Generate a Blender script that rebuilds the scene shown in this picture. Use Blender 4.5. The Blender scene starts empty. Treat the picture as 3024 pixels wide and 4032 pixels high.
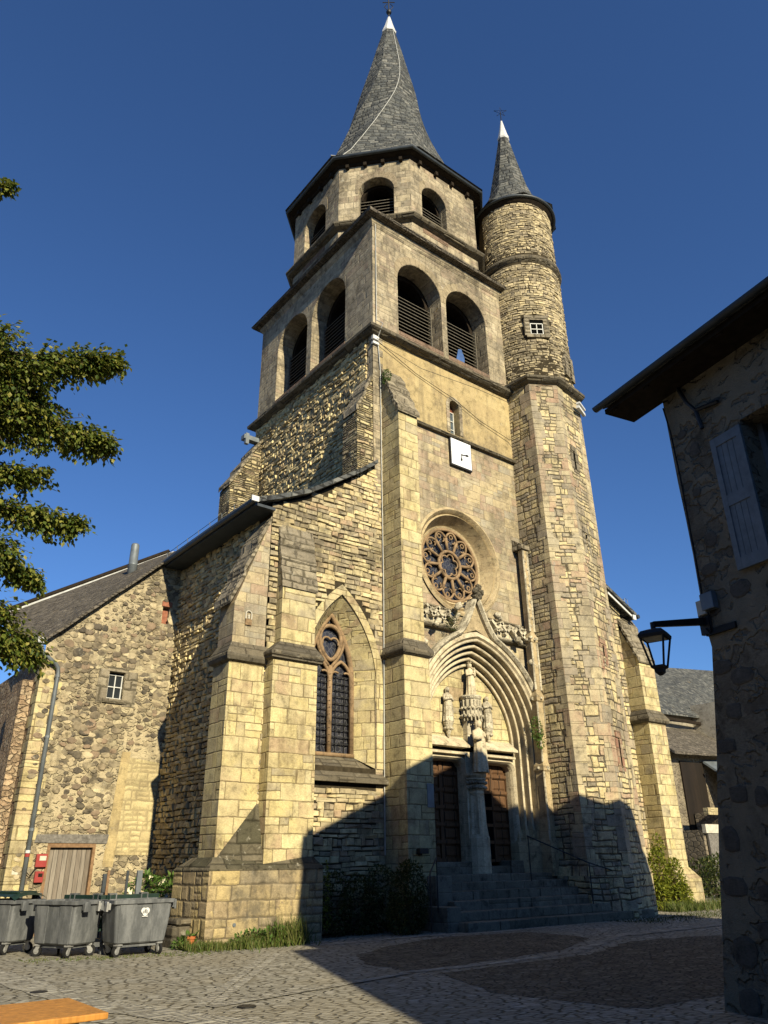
import bpy, bmesh, math, random
from mathutils import Vector as V, Matrix, noise as mnoise
from mathutils.geometry import tessellate_polygon
random.seed(7)
S = bpy.context.scene
COL = S.collection
PI = math.pi

# ------------------------------------------------------------------ camera
cd = bpy.data.cameras.new('camera'); cam = bpy.data.objects.new('camera', cd); COL.objects.link(cam)
cd.sensor_fit = 'VERTICAL'; cd.sensor_height = 36.0; cd.lens = 26.71
cd.clip_start = 0.05; cd.clip_end = 4000
RX = ((0.78715247, 0.25038909, 0.56364553), (-0.61665312, 0.3363995, 0.71174033), (-0.01139806, -0.90782194, 0.41920092))
cm = Matrix(((RX[0][0], -RX[0][1], -RX[0][2], 0), (RX[1][0], -RX[1][1], -RX[1][2], 0),
             (RX[2][0], -RX[2][1], -RX[2][2], 1.62), (0, 0, 0, 1)))
cam.matrix_world = cm
S.camera = cam

# ------------------------------------------------------------------ sky, sun, exposure
KX, KZ = 0.165, 0.53
sdir = V((KX, 1.0, -KZ)).normalized()
W = bpy.data.worlds.new("World"); S.world = W; W.use_nodes = True
wn = W.node_tree; bg = wn.nodes['Background']
sky = wn.nodes.new('ShaderNodeTexSky'); sky.sky_type = 'NISHITA'; sky.sun_disc = False
sky.sun_elevation = math.asin(-sdir.z); sky.sun_rotation = math.atan2(-sdir.x, -sdir.y)
sky.altitude = 400; sky.air_density = 1.0; sky.dust_density = 0.25; sky.ozone_density = 3.5
tint = wn.nodes.new('ShaderNodeMix'); tint.data_type = 'RGBA'; tint.blend_type = 'MULTIPLY'; tint.inputs[0].default_value = 1.0
tint.inputs[7].default_value = (.80, 1.13, 1.55, 1); wn.links.new(sky.outputs[0], tint.inputs[6]); wn.links.new(tint.outputs[2], bg.inputs[0]); bg.inputs[1].default_value = 0.054
sl = bpy.data.lights.new('sun', 'SUN'); sun = bpy.data.objects.new('sun', sl); COL.objects.link(sun)
sl.energy = 5.0; sl.angle = math.radians(0.5); sl.color = (1.0, 0.89, 0.64)
sun.rotation_euler = sdir.to_track_quat('-Z', 'Y').to_euler()
S.view_settings.view_transform = 'Standard'; S.view_settings.look = 'None'
S.view_settings.exposure = 0.65; S.view_settings.gamma = 1.0
S.render.engine = 'CYCLES'
S.cycles.max_bounces = 5; S.cycles.diffuse_bounces = 1; S.cycles.glossy_bounces = 2
S.cycles.use_denoising = True

# ------------------------------------------------------------------ mesh helper
class MB:
    def __init__(s, cyl=None):
        s.v = []; s.f = []; s.m = []; s.cyl = cyl
    def face(s, pts, m=0):
        i = len(s.v); s.v += [tuple(p) for p in pts]; s.f.append(tuple(range(i, i + len(pts)))); s.m.append(m)
    def idx(s, pts):
        i = len(s.v); s.v += [tuple(p) for p in pts]; return list(range(i, i + len(pts)))
    def add(s, f, m=0):
        s.f.append(tuple(f)); s.m.append(m)
    def box(s, x0, x1, y0, y1, z0, z1, m=0, M=None):
        p = [V((x, y, z)) for z in (z0, z1) for y in (y0, y1) for x in (x0, x1)]
        if M: p = [M @ q for q in p]
        i = s.idx(p)
        for q in ((0, 2, 3, 1), (4, 5, 7, 6), (0, 1, 5, 4), (2, 6, 7, 3), (0, 4, 6, 2), (1, 3, 7, 5)):
            s.add([i[k] for k in q], m)
    def hexa(s, p, m=0):      # 8 points: bottom 4 CCW, top 4 CCW
        i = s.idx(p)
        for q in ((3, 2, 1, 0), (4, 5, 6, 7), (0, 1, 5, 4), (1, 2, 6, 5), (2, 3, 7, 6), (3, 0, 4, 7)):
            s.add([i[k] for k in q], m)
    def rings(s, rings, cap0=True, cap1=True, closed=True, m=0):
        ids = [s.idx(r) for r in rings]; n = len(rings[0])
        for a, b in zip(ids[:-1], ids[1:]):
            for k in range(n if closed else n - 1):
                j = (k + 1) % n; s.add((a[k], a[j], b[j], b[k]), m)
        if cap0: s.add(ids[0][::-1], m)
        if cap1: s.add(ids[-1], m)
    def prism(s, poly, z0, z1, m=0, poly2=None):
        s.rings([[(x, y, z0) for x, y in poly], [(x, y, z1) for x, y in (poly2 or poly)]], m=m)
    def tube(s, path, r, n=6, m=0, closed=False, caps=True):
        path = [V(p) for p in path]; N = len(path); rr = r if isinstance(r, (list, tuple)) else [r] * N
        rings = []; up = None
        for k, p in enumerate(path):
            a = path[k - 1] if (k or closed) else p; b = path[(k + 1) % N] if (k < N - 1 or closed) else p
            t = (b - a).normalized()
            if up is None:
                up = V((0, 0, 1)) if abs(t.z) < .9 else V((0, 1, 0))
            x = t.cross(up).normalized(); y = x.cross(t).normalized(); up = y
            rings.append([p + (x * math.cos(2 * PI * q / n) + y * math.sin(2 * PI * q / n)) * rr[k] for q in range(n)])
        if closed:
            rings.append(rings[0]); caps = False
        s.rings(rings, caps, caps, m=m)
    def lathe(s, c, prof, n=24, m=0, cap=True):
        s.rings([[(c[0] + r * math.cos(2 * PI * k / n), c[1] + r * math.sin(2 * PI * k / n), z) for k in range(n)] for r, z in prof], cap, cap, m=m)
    def panel(s, P0, u, nin, outer, holes, depth, m=0, mr=None):
        """wall face with holes; (a,z) -> P0 + a*u + z ; reveals go depth along nin"""
        P0 = V(P0); u = V(u); nin = V(nin); mr = m if mr is None else mr
        loops = [outer] + holes
        flat = [p for l in loops for p in l]
        tris = tessellate_polygon([[V((a, z, 0)) for a, z in l] for l in loops])
        w = lambda a, z, d=0: P0 + u * a + V((0, 0, z)) + nin * d
        i = s.idx([w(a, z) for a, z in flat])
        for t in tris:
            pa, pb, pc = [V(s.v[i[k]]) for k in t]
            nn = (pb - pa).cross(pc - pa)
            t = t if nn.dot(nin) < 0 else t[::-1]
            if nn.length > 1e-9: s.add([i[k] for k in t], m)
        for l, dpt in [(h, depth) for h in holes]:
            for k in range(len(l)):
                a, b = l[k], l[(k + 1) % len(l)]
                s.face([w(*a), w(*b), w(b[0], b[1], dpt), w(a[0], a[1], dpt)], mr)
    def leaf(s, p, d, up, L, wd, m=0):
        d = d.normalized(); x = d.cross(up)
        if x.length < 1e-3: x = d.cross(V((1, 0, 0)))
        x.normalize(); q = x.cross(d)
        i = s.idx([p, p + d * L * .45 + x * wd * .5 + q * wd * .12, p + d * L, p + d * L * .45 - x * wd * .5 + q * wd * .12])
        s.add((i[0], i[1], i[2]), m); s.add((i[0], i[2], i[3]), m)
    def build(s, name, mat, parent=None, smooth=False, uv=True, bevel=0, auto=None):
        me = bpy.data.meshes.new(name)
        me.from_pydata(s.v, [], s.f); me.update()
        mats = mat if isinstance(mat, (list, tuple)) else [mat]
        for mm in mats: me.materials.append(mm)
        if len(mats) > 1: me.polygons.foreach_set('material_index', s.m)
        if uv:
            lay = me.uv_layers.new(name='UVMap'); data = []
            for p in me.polygons:
                n = p.normal
                if s.cyl:
                    cx, cy, r = s.cyl; c = p.center; a0 = math.atan2(c.y - cy, c.x - cx)
                    for vi in p.vertices:
                        co = me.vertices[vi].co; a = math.atan2(co.y - cy, co.x - cx)
                        while a - a0 > PI: a -= 2 * PI
                        while a - a0 < -PI: a += 2 * PI
                        data += [a * r, co.z]
                    continue
                if abs(n.z) > .985: ua, va = V((1, 0, 0)), V((0, 1, 0))
                else:
                    ua = V((0, 0, 1)).cross(n).normalized(); va = n.cross(ua)
                for vi in p.vertices:
                    co = me.vertices[vi].co; data += [co.dot(ua) + n.x * 3.1 + n.y * 1.7, co.dot(va)]
            lay.data.foreach_set('uv', data)
        if smooth: me.polygons.foreach_set('use_smooth', [True] * len(me.polygons))
        o = bpy.data.objects.new(name, me); COL.objects.link(o)
        if smooth and auto:
            bm = bmesh.new(); bm.from_mesh(me); bmesh.ops.remove_doubles(bm, verts=bm.verts, dist=1e-4)
            for e in bm.edges:
                if len(e.link_faces) == 2 and e.calc_face_angle(0) > auto: e.smooth = False
            bm.to_mesh(me); bm.free()
        if bevel:
            b = o.modifiers.new('bevel', 'BEVEL'); b.width = bevel; b.segments = 2; b.limit_method = 'ANGLE'
        if parent:
            o.parent = parent
            o.matrix_parent_inverse = Matrix.Translation(-V(parent.location)) if not parent.get('_local') else Matrix.Identity(4)
        return o

def tag(o, label, cat, group=None, kind=None):
    if label: o['label'] = label
    if cat: o['category'] = cat
    if group: o['group'] = group
    if kind: o['kind'] = kind
    return o
def thing(name, label, cat, loc=(0, 0, 0), rz=0, group=None, local=False):
    """Empty at the base of a thing; local=True: parts are built in its own axes"""
    o = bpy.data.objects.new(name, None); COL.objects.link(o); o.location = loc; o.empty_display_size = .3
    if local: o['_local'] = 1; o.rotation_euler = (0, 0, rz)
    return tag(o, label, cat, group)
def sub(mb, name, mat, par, **k):
    """a sub-part of part `par` (part has no own transform)"""
    root = par.parent; o = mb.build(name, mat, None, **k); o.parent = par
    o.matrix_parent_inverse = Matrix.Identity(4) if (root and root.get('_local')) else Matrix.Identity(4)
    return o
def copy_tree(o, parent=None):
    c = o.copy(); COL.objects.link(c)
    if parent: c.parent = parent
    for ch in list(o.children): copy_tree(ch, c)
    return c

# ------------------------------------------------------------------ materials
ALB = .79      # overall reflectance level of the place
class NT:
    def __init__(s, name):
        s.mat = bpy.data.materials.new(name); s.mat.use_nodes = True; s.t = s.mat.node_tree
        s.b = s.t.nodes['Principled BSDF']
    def n(s, ty, **k):
        x = s.t.nodes.new(ty)
        for a, b in k.items(): setattr(x, a, b)
        return x
    def L(s, a, b): s.t.links.new(a, b)
    def put(s, sock, val):
        if hasattr(val, 'node'): s.L(val, sock)
        elif val is not None: sock.default_value = val
    def math(s, op, a, b=None, c=None, clamp=False):
        x = s.n('ShaderNodeMath', operation=op, use_clamp=clamp)
        s.put(x.inputs[0], a); s.put(x.inputs[1], b); s.put(x.inputs[2], c); return x.outputs[0]
    def vmath(s, op, a, b=None):
        x = s.n('ShaderNodeVectorMath', operation=op); s.put(x.inputs[0], a); s.put(x.inputs[1], b); return x.outputs[0]
    def mix(s, f, a, b, mode='MIX'):
        x = s.n('ShaderNodeMix', data_type='RGBA', blend_type=mode)
        s.put(x.inputs[0], f)
        for k, val in ((6, a), (7, b)):
            if isinstance(val, tuple) and len(val) == 3: val = (*val, 1)
            s.put(x.inputs[k], val)
        return x.outputs[2]
    def ramp(s, f, stops, interp='LINEAR'):
        x = s.n('ShaderNodeValToRGB'); x.color_ramp.interpolation = interp; e = x.color_ramp.elements
        while len(e) < len(stops): e.new(.5)
        for k, (p, c) in enumerate(stops):
            e[k].position = p; e[k].color = (*c, 1) if isinstance(c, tuple) else (c, c, c, 1)
        s.put(x.inputs[0], f); return x.outputs[0]
    def smooth(s, f, a, b):
        x = s.n('ShaderNodeMapRange', interpolation_type='SMOOTHSTEP'); s.put(x.inputs[0], f)
        x.inputs[1].default_value = a; x.inputs[2].default_value = b; return x.outputs[0]
    def noise(s, vec, scale, detail=4, rough=.55, out=0):
        x = s.n('ShaderNodeTexNoise'); s.put(x.inputs['Vector'], vec); x.inputs['Scale'].default_value = scale
        x.inputs['Detail'].default_value = detail; x.inputs['Roughness'].default_value = rough; return x.outputs[out]
    def uv(s): return s.n('ShaderNodeUVMap').outputs[0]
    def pos(s): return s.n('ShaderNodeNewGeometry').outputs['Position']
    def obj(s): return s.n('ShaderNodeTexCoord').outputs['Object']
    def scale(s, v, x, y, z=1):
        return s.vmath('MULTIPLY', v, (x, y, z))
    def bump(s, h, strength, dist):
        x = s.n('ShaderNodeBump'); x.inputs['Strength'].default_value = strength; x.inputs['Distance'].default_value = dist
        s.L(h, x.inputs['Height']); s.L(x.outputs[0], s.b.inputs['Normal'])
    def out(s, col, rough=.9, spec=.2, metal=0):
        s.put(s.b.inputs['Base Color'], (*[q * ALB for q in col], 1) if isinstance(col, tuple) and len(col) == 3 else s.mix(1.0, col, (ALB, ALB, ALB), 'MULTIPLY'))
        s.put(s.b.inputs['Roughness'], rough); s.b.inputs['Specular IOR Level'].default_value = spec
        s.b.inputs['Metallic'].default_value = metal
        return s.mat

def blocks(N, uv, w, h, mort, wob, rowvar=.6, split=.4):
    nz = N.noise(uv, 1.9, 2, .5, 1)
    d = N.vmath('MULTIPLY', N.vmath('SUBTRACT', nz, (.5, .5, .5)), (wob, wob, 0))
    nz2 = N.noise(uv, 11, 3, .6, 1)
    d2 = N.vmath('MULTIPLY', N.vmath('SUBTRACT', nz2, (.5, .5, .5)), (mort * 2.6, mort * 2.6, 0))
    q = N.vmath('ADD', N.vmath('ADD', uv, d), d2)
    sp = N.n('ShaderNodeSeparateXYZ'); N.L(q, sp.inputs[0]); x, y = sp.outputs[0], sp.outputs[1]
    cy = N.n('ShaderNodeCombineXYZ'); N.L(y, cy.inputs[1])
    yy = N.math('ADD', N.math('DIVIDE', y, h), N.math('MULTIPLY', N.noise(cy.outputs[0], .7 / h * .33, 1), rowvar * 2))
    row = N.math('FLOOR', yy); fy = N.math('FRACT', yy)
    wn1 = N.n('ShaderNodeTexWhiteNoise', noise_dimensions='1D'); N.L(row, wn1.inputs['W']); r1 = wn1.outputs[0]
    k = N.math('MULTIPLY_ADD', r1, .75, .65)
    xx = N.math('ADD', N.math('MULTIPLY', N.math('DIVIDE', x, w), k), N.math('MULTIPLY', r1, 17.3))
    cx = N.n('ShaderNodeCombineXYZ'); N.L(xx, cx.inputs[0]); N.L(row, cx.inputs[1])
    xx = N.math('ADD', xx, N.math('MULTIPLY', N.noise(cx.outputs[0], 1.1, 0), 1.1))
    col = N.math('FLOOR', xx); fx = N.math('FRACT', xx)
    cc = N.n('ShaderNodeCombineXYZ'); N.L(col, cc.inputs[0]); N.L(row, cc.inputs[1])
    wn2 = N.n('ShaderNodeTexWhiteNoise', noise_dimensions='2D'); N.L(cc.outputs[0], wn2.inputs['Vector'])
    sc = N.n('ShaderNodeSeparateColor'); N.L(wn2.outputs[1], sc.inputs[0])
    # some stones are really two thinner or two narrower ones
    sv = N.math('MULTIPLY_ADD', N.math('LESS_THAN', sc.outputs[0], split), 1.0, 1.0)
    sh_ = N.math('MULTIPLY_ADD', N.math('LESS_THAN', sc.outputs[1], split * .8), 1.0, 1.0)
    gy, gx = N.math('MULTIPLY', fy, sv), N.math('MULTIPLY', fx, sh_)
    iy, ix = N.math('FLOOR', gy), N.math('FLOOR', gx); fy2, fx2 = N.math('FRACT', gy), N.math('FRACT', gx)
    c3 = N.n('ShaderNodeCombineXYZ'); N.L(N.math('MULTIPLY_ADD', col, 3.0, ix), c3.inputs[0]); N.L(N.math('MULTIPLY_ADD', row, 3.0, iy), c3.inputs[1])
    wn3 = N.n('ShaderNodeTexWhiteNoise', noise_dimensions='2D'); N.L(c3.outputs[0], wn3.inputs['Vector'])
    dx = N.math('DIVIDE', N.math('MULTIPLY', N.math('MINIMUM', fx2, N.math('SUBTRACT', 1.0, fx2)), w), sh_)
    dy = N.math('DIVIDE', N.math('MULTIPLY', N.math('MINIMUM', fy2, N.math('SUBTRACT', 1.0, fy2)), h), sv)
    dd = N.math('MINIMUM', dx, dy)
    return wn3.outputs[0], wn3.outputs[1], N.smooth(dd, mort * .3, mort * 1.7), dd

def voro(N, uv, sx, sy, wob=.06, rnd=1.0):
    nz = N.noise(uv, 5, 3, .6, 1)
    q = N.vmath('ADD', uv, N.vmath('MULTIPLY', N.vmath('SUBTRACT', nz, (.5, .5, .5)), (wob, wob, 0)))
    q = N.scale(q, sx, sy, 0)
    a = N.n('ShaderNodeTexVoronoi', voronoi_dimensions='2D', feature='F1'); N.L(q, a.inputs['Vector']); a.inputs['Scale'].default_value = 1; a.inputs['Randomness'].default_value = rnd
    b = N.n('ShaderNodeTexVoronoi', voronoi_dimensions='2D', feature='DISTANCE_TO_EDGE'); N.L(q, b.inputs['Vector']); b.inputs['Scale'].default_value = 1; b.inputs['Randomness'].default_value = rnd
    sp = N.n('ShaderNodeSeparateColor'); N.L(a.outputs['Color'], sp.inputs[0])
    return sp.outputs[0], b.outputs['Distance'], sp.outputs[1]

def stone(name, kind, pal, mortar, w=.6, h=.33, mort=.014, wob=.05, stain=.5, stain_col=(.085, .075, .055),
          lichen=.15, bump=.5, dist=.03, edge=(.03, .12), jointdark=1.0, pale=0.0, stain_scale=.45, split=.4, mottle=.6, cover=0.0, flatten=.05, low=.47, ztop=None, round_=4.0):
    N = NT(name); uv = N.uv(); P = N.pos()
    if kind == 'blocks':
        r, rc, mask, dd = blocks(N, uv, w, h, mort, wob, split=split)
    else:
        r, dd, r2 = voro(N, uv, 1 / w, 1 / h, wob)
        d_ = N.math('ADD', dd, N.math('MULTIPLY', N.math('SUBTRACT', N.noise(uv, 9, 4, .65), .5), .22))
        if cover: d_ = N.math('ADD', d_, N.math('MULTIPLY', N.math('SUBTRACT', N.noise(uv, .75, 4, .6), .52), cover))
        mask = N.smooth(d_, *edge)
    n = len(pal); mean = tuple(sum(p[i] for p in pal) / n for i in range(3))
    pal = [tuple(p[i] * (1 - flatten) + mean[i] * flatten for i in range(3)) for p in pal]
    # colour drifts inside each stone as well as between stones
    rr = N.math('FRACT', N.math('ADD', r, N.math('MULTIPLY', N.noise(P, 1.6, 4, .6), .35)))
    c = N.ramp(rr, [((k + .5) / n, p) for k, p in enumerate(pal)], 'LINEAR')
    fine = N.noise(P, 3.6, 8, .74); fine2 = N.noise(N.scale(P, 1, 1, 2.2), 26, 5, .65)
    c = N.mix(1.0, c, N.ramp(fine, [(.33, 1 - mottle), (.47, 1.0), (.68, 1 + mottle * .45)]), 'MULTIPLY')
    c = N.mix(.7, c, N.ramp(fine2, [(.3, .62), (.7, 1.3)]), 'MULTIPLY')
    jn = N.smooth(N.noise(P, 2.2, 4, .6), .3, .62)
    jm = N.math('MULTIPLY', N.math('SUBTRACT', 1.0, mask), N.math('MULTIPLY_ADD', jn, .7 * jointdark, .3 * jointdark))
    c = N.mix(jm, c, mortar)
    big = N.noise(P, stain_scale, 5, .62); med = N.noise(N.scale(P, 1, 1, .35), 1.7, 6, .7)
    sa = N.math('ADD', N.math('MULTIPLY', big, .55), N.math('MULTIPLY', med, .45))
    if ztop:
        sz = N.n('ShaderNodeSeparateXYZ'); N.L(P, sz.inputs[0]); sa = N.math('ADD', sa, N.math('MULTIPLY', N.math('SUBTRACT', N.smooth(sz.outputs[2], *ztop[:2]), .5), ztop[2]))
    sm = N.smooth(sa, low, low + .15)
    brk = N.smooth(N.noise(P, 5.5, 6, .75), .34, .6)
    sm = N.math('MULTIPLY', sm, N.math('MULTIPLY_ADD', brk, .8, .2))
    c = N.mix(N.math('MULTIPLY', sm, stain), c, stain_col)
    stk = N.smooth(N.noise(N.scale(P, 2.8, 2.8, .13), 1.0, 5, .6), .55, .70)
    c = N.mix(N.math('MULTIPLY', stk, .5 * min(1.0, stain)), c, tuple(q * .9 for q in stain_col))
    if lichen > 0:
        lm = N.math('MULTIPLY', N.smooth(N.noise(P, 4.1, 7, .78), .585, .66), lichen)
        c = N.mix(lm, c, (.42, .39, .31))
        lo = N.math('MULTIPLY', N.smooth(N.noise(N.vmath('ADD', P, (7, 3, 1)), .9, 6, .7), .66, .75), lichen * 1.3)
        c = N.mix(lo, c, (.38, .24, .07))
    hgt = N.math('ADD', N.math('MULTIPLY', N.smooth(dd, 0, mort * round_) if kind == 'blocks' else mask, 1.0), N.math('ADD', N.math('MULTIPLY', fine, .8), N.math('MULTIPLY', r, .55)))
    hgt = N.math('ADD', hgt, N.math('MULTIPLY', fine2, .3))
    N.bump(hgt, bump, dist)
    return N.out(c, .92, .12)

YEL = [(.66, .55, .28), (.58, .48, .26), (.70, .60, .33), (.48, .39, .22), (.63, .52, .25), (.40, .34, .23), (.68, .58, .31), (.46, .34, .21), (.62, .53, .29), (.54, .45, .26)]
MAT = {}
MAT['ashlar'] = stone('yellow_ashlar', 'blocks', YEL, (.19, .145, .075), .70, .36, .012, .06, .75, lichen=.25, bump=.45, dist=.03, split=.2, mottle=.5, round_=2.2, low=.49, stain_col=(.19, .145, .075), stain_scale=.6)
MAT['facade'] = stone('facade_ashlar', 'blocks', [(.44, .36, .23), (.52, .42, .25), (.36, .30, .21), (.43, .31, .21), (.37, .33, .25), (.58, .48, .28), (.38, .28, .2), (.47, .40, .27)],
                      (.24, .195, .125), .62, .31, .010, .05, .7, lichen=.7, bump=.35, dist=.025, split=.3, mottle=.55, stain_col=(.17, .145, .10), stain_scale=.5, round_=2)
MAT['belfry'] = stone('belfry_ashlar', 'blocks', [(.46, .385, .26), (.34, .285, .2), (.52, .44, .29), (.39, .30, .215), (.28, .24, .175), (.56, .475, .33), (.41, .345, .24)],
                      (.28, .24, .17), .55, .34, .012, .06, .9, lichen=.9, bump=.5, dist=.035, stain_col=(.13, .11, .08), split=.35, mottle=.65, low=.45, stain_scale=.5, round_=2)
MAT['coursed'] = stone('coursed_rubble', 'blocks', [(.74, .61, .34), (.56, .46, .27), (.36, .30, .2), (.82, .69, .39), (.22, .185, .13), (.66, .53, .28), (.48, .35, .23), (.42, .36, .25), (.76, .64, .36)],
                       (.045, .037, .024), .44, .155, .020, .16, .9, lichen=.7, bump=1.0, dist=.08, split=.55, mottle=.8, low=.49, stain_scale=.6, stain_col=(.13, .11, .075), round_=3)
MAT['drum'] = stone('turret_rubble', 'blocks', [(.66, .545, .33), (.34, .285, .19), (.5, .42, .275), (.76, .63, .38), (.22, .185, .13), (.39, .325, .22), (.58, .475, .28)],
                    (.06, .05, .034), .38, .125, .018, .14, .75, lichen=1.0, bump=1.0, dist=.08, stain_col=(.24, .205, .145), split=.5, mottle=.75, low=.45, ztop=(20, 26, .12), round_=3)
MAT['turret'] = stone('turret_ashlar', 'blocks', [(.70, .57, .31), (.57, .47, .28), (.38, .32, .235), (.76, .63, .35), (.47, .33, .23), (.62, .51, .29), (.31, .27, .205), (.46, .385, .26), (.72, .6, .33)],
                      (.09, .073, .047), .58, .31, .016, .13, .9, lichen=.8, bump=.8, dist=.06, split=.6, mottle=.7, stain_col=(.16, .135, .095), stain_scale=.6, round_=2.5)
MAT['quoin'] = stone('turret_quoins', 'blocks', [(.44, .38, .26), (.56, .47, .29), (.36, .31, .23), (.46, .36, .25), (.32, .28, .21), (.62, .52, .31), (.43, .29, .2), (.5, .42, .27)], (.12, .1, .07), .9, .62, .004, .02, .7, lichen=.6, bump=.5, dist=.03, split=0, mottle=.6, stain_col=(.16, .135, .1))
MAT['rubble'] = stone('wall_rubble', 'blocks', [(.78, .63, .34), (.42, .34, .2), (.66, .53, .29), (.24, .2, .13), (.85, .7, .37), (.5, .4, .23)],
                      (.05, .04, .025), .30, .14, .026, .2, .45, lichen=.6, bump=1.0, dist=.2, split=.5, mottle=.8, round_=3)
MAT['annex'] = stone('annex_rubble', 'voronoi', [(.28, .23, .15), (.52, .43, .27), (.13, .11, .085), (.62, .52, .33), (.36, .29, .19), (.66, .57, .36), (.18, .15, .11)],
                     (.60, .50, .32), .25, .125, wob=.2, stain=.8, lichen=.6, bump=1.0, dist=.06, edge=(.02, .16), stain_scale=.55, cover=2.2, mottle=.7, stain_col=(.14, .12, .085), low=.5, ztop=(2.5, 5.5, .10))
MAT['annexside'] = stone('annex_side_rubble', 'voronoi', [(.66, .48, .3), (.36, .26, .17), (.74, .58, .38), (.46, .32, .2)],
                     (.4, .29, .19), .26, .14, wob=.2, stain=.5, lichen=.3, bump=1.0, dist=.1, edge=(.02, .14), cover=.5, mottle=.8)
MAT['plaster'] = stone('old_plaster', 'blocks', [(.50, .39, .20), (.45, .345, .18), (.53, .42, .22)], (.46, .355, .18), 1.4, .7, .003, .02, .85, lichen=.4,
                       bump=.3, dist=.03, stain_col=(.19, .15, .095), stain_scale=.6, mottle=.45, low=.465, split=0)
MAT['smooth'] = stone('carved_stone', 'blocks', [(.52, .41, .24), (.48, .37, .22), (.55, .44, .26)], (.33, .26, .16), .9, .42, .006, .02, .4, lichen=.3, bump=.25, dist=.012)
MAT['pale'] = stone('pale_carved_stone', 'blocks', [(.66, .56, .38), (.62, .52, .35), (.69, .6, .42)], (.45, .37, .25), 1.0, .6, .005, .02, .35, lichen=.2, bump=.3, dist=.015)
MAT['ledge'] = stone('mossy_ledge_stone', 'blocks', [(.15, .13, .095), (.19, .16, .11), (.12, .105, .08)], (.06, .05, .035), .9, .4, .012, .05, .5, lichen=.5, bump=.7, dist=.04)
MAT['capstone'] = stone('grey_cap_stone', 'blocks', [(.31, .265, .19), (.24, .205, .15), (.36, .31, .22)], (.10, .085, .055), .5, .35, .02, .08, .5, lichen=.6, bump=.9, dist=.05)
MAT['tracery'] = stone('brown_tracery_stone', 'blocks', [(.32, .215, .12), (.27, .185, .11), (.36, .245, .14)], (.2, .14, .08), .6, .4, .006, .02, .3, lichen=.2, bump=.25, dist=.01)
MAT['step'] = stone('step_stone', 'blocks', [(.21, .185, .135), (.17, .15, .11), (.25, .22, .165)], (.08, .07, .045), 1.6, .6, .006, .02, .5, lichen=.25, bump=.3, dist=.015)
MAT['slate'] = stone('grey_slate', 'blocks', [(.105, .11, .11), (.14, .145, .14), (.085, .09, .092), (.17, .17, .16), (.12, .125, .12), (.20, .20, .185)], (.03, .03, .03), .34, .24, .016, .03, .4,
                     lichen=.45, bump=1.0, dist=.04, stain_col=(.06, .06, .055), split=0, flatten=-.35)
MAT['brownslate'] = stone('brown_slate', 'blocks', [(.15, .13, .105), (.19, .165, .13), (.12, .105, .085), (.22, .19, .15)], (.04, .035, .03), .26, .17, .010, .03, .5, lichen=.3, bump=.9, dist=.03)
MAT['housewall'] = stone('house_plaster_with_stones', 'voronoi', [(.22, .18, .125), (.28, .235, .165), (.17, .14, .1), (.3, .25, .175), (.22, .18, .125)],
                         (.31, .26, .18), .36, .2, wob=.3, stain=.5, lichen=.25, bump=1.0, dist=.05, edge=(.05, .2), cover=2.2, mottle=.55)
MAT['housestone'] = stone('dark_field_stone', 'blocks', [(.15, .125, .095), (.12, .105, .085)], (.08, .07, .06), 3, 3, .01, .1, .5, lichen=.15, bump=.6, dist=.03)
MAT['bgwall'] = stone('far_wall_render', 'blocks', [(.34, .31, .25), (.37, .33, .26)], (.3, .27, .2), .7, .3, .01, .05, .4, lichen=.1, bump=.3, dist=.03)

MAT['plinthst'] = stone('weathered_plinth_stone', 'blocks', [(.50, .39, .2), (.42, .33, .19), (.3, .25, .17), (.54, .42, .2), (.36, .28, .17)], (.14, .11, .07), .6, .36, .014, .07, .85, lichen=.25, bump=.6, dist=.035, stain_col=(.12, .105, .08), stain_scale=.7)
MAT['pinkstone'] = stone('pink_sandstone', 'blocks', [(.36, .19, .13), (.4, .3, .2), (.33, .2, .14), (.46, .38, .24)], (.14, .11, .07), .4, .3, .01, .05, .35, lichen=.25, bump=.5, dist=.03)
MAT['palecarved'] = stone('lichened_carving', 'blocks', [(.62, .55, .40), (.5, .44, .32), (.7, .63, .47)], (.3, .25, .17), .3, .3, .004, .02, .75, lichen=.3, bump=.6, dist=.02, stain_col=(.12, .10, .07), stain_scale=1.5)
MAT['blocked'] = stone('blocking_stones', 'blocks', [(.58, .48, .26), (.64, .53, .29), (.5, .4, .22), (.66, .55, .3)], (.36, .29, .165), .42, .27, .025, .12, .35, lichen=.15, bump=.6, dist=.03, split=.4, mottle=.4)
MAT['mossdark'] = stone('dark_mossy_stone', 'blocks', [(.12, .105, .07), (.17, .145, .1), (.085, .078, .05)], (.04, .035, .022), .8, .5, .012, .06, .6, lichen=.7, bump=.8, dist=.04, mottle=.7)

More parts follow.
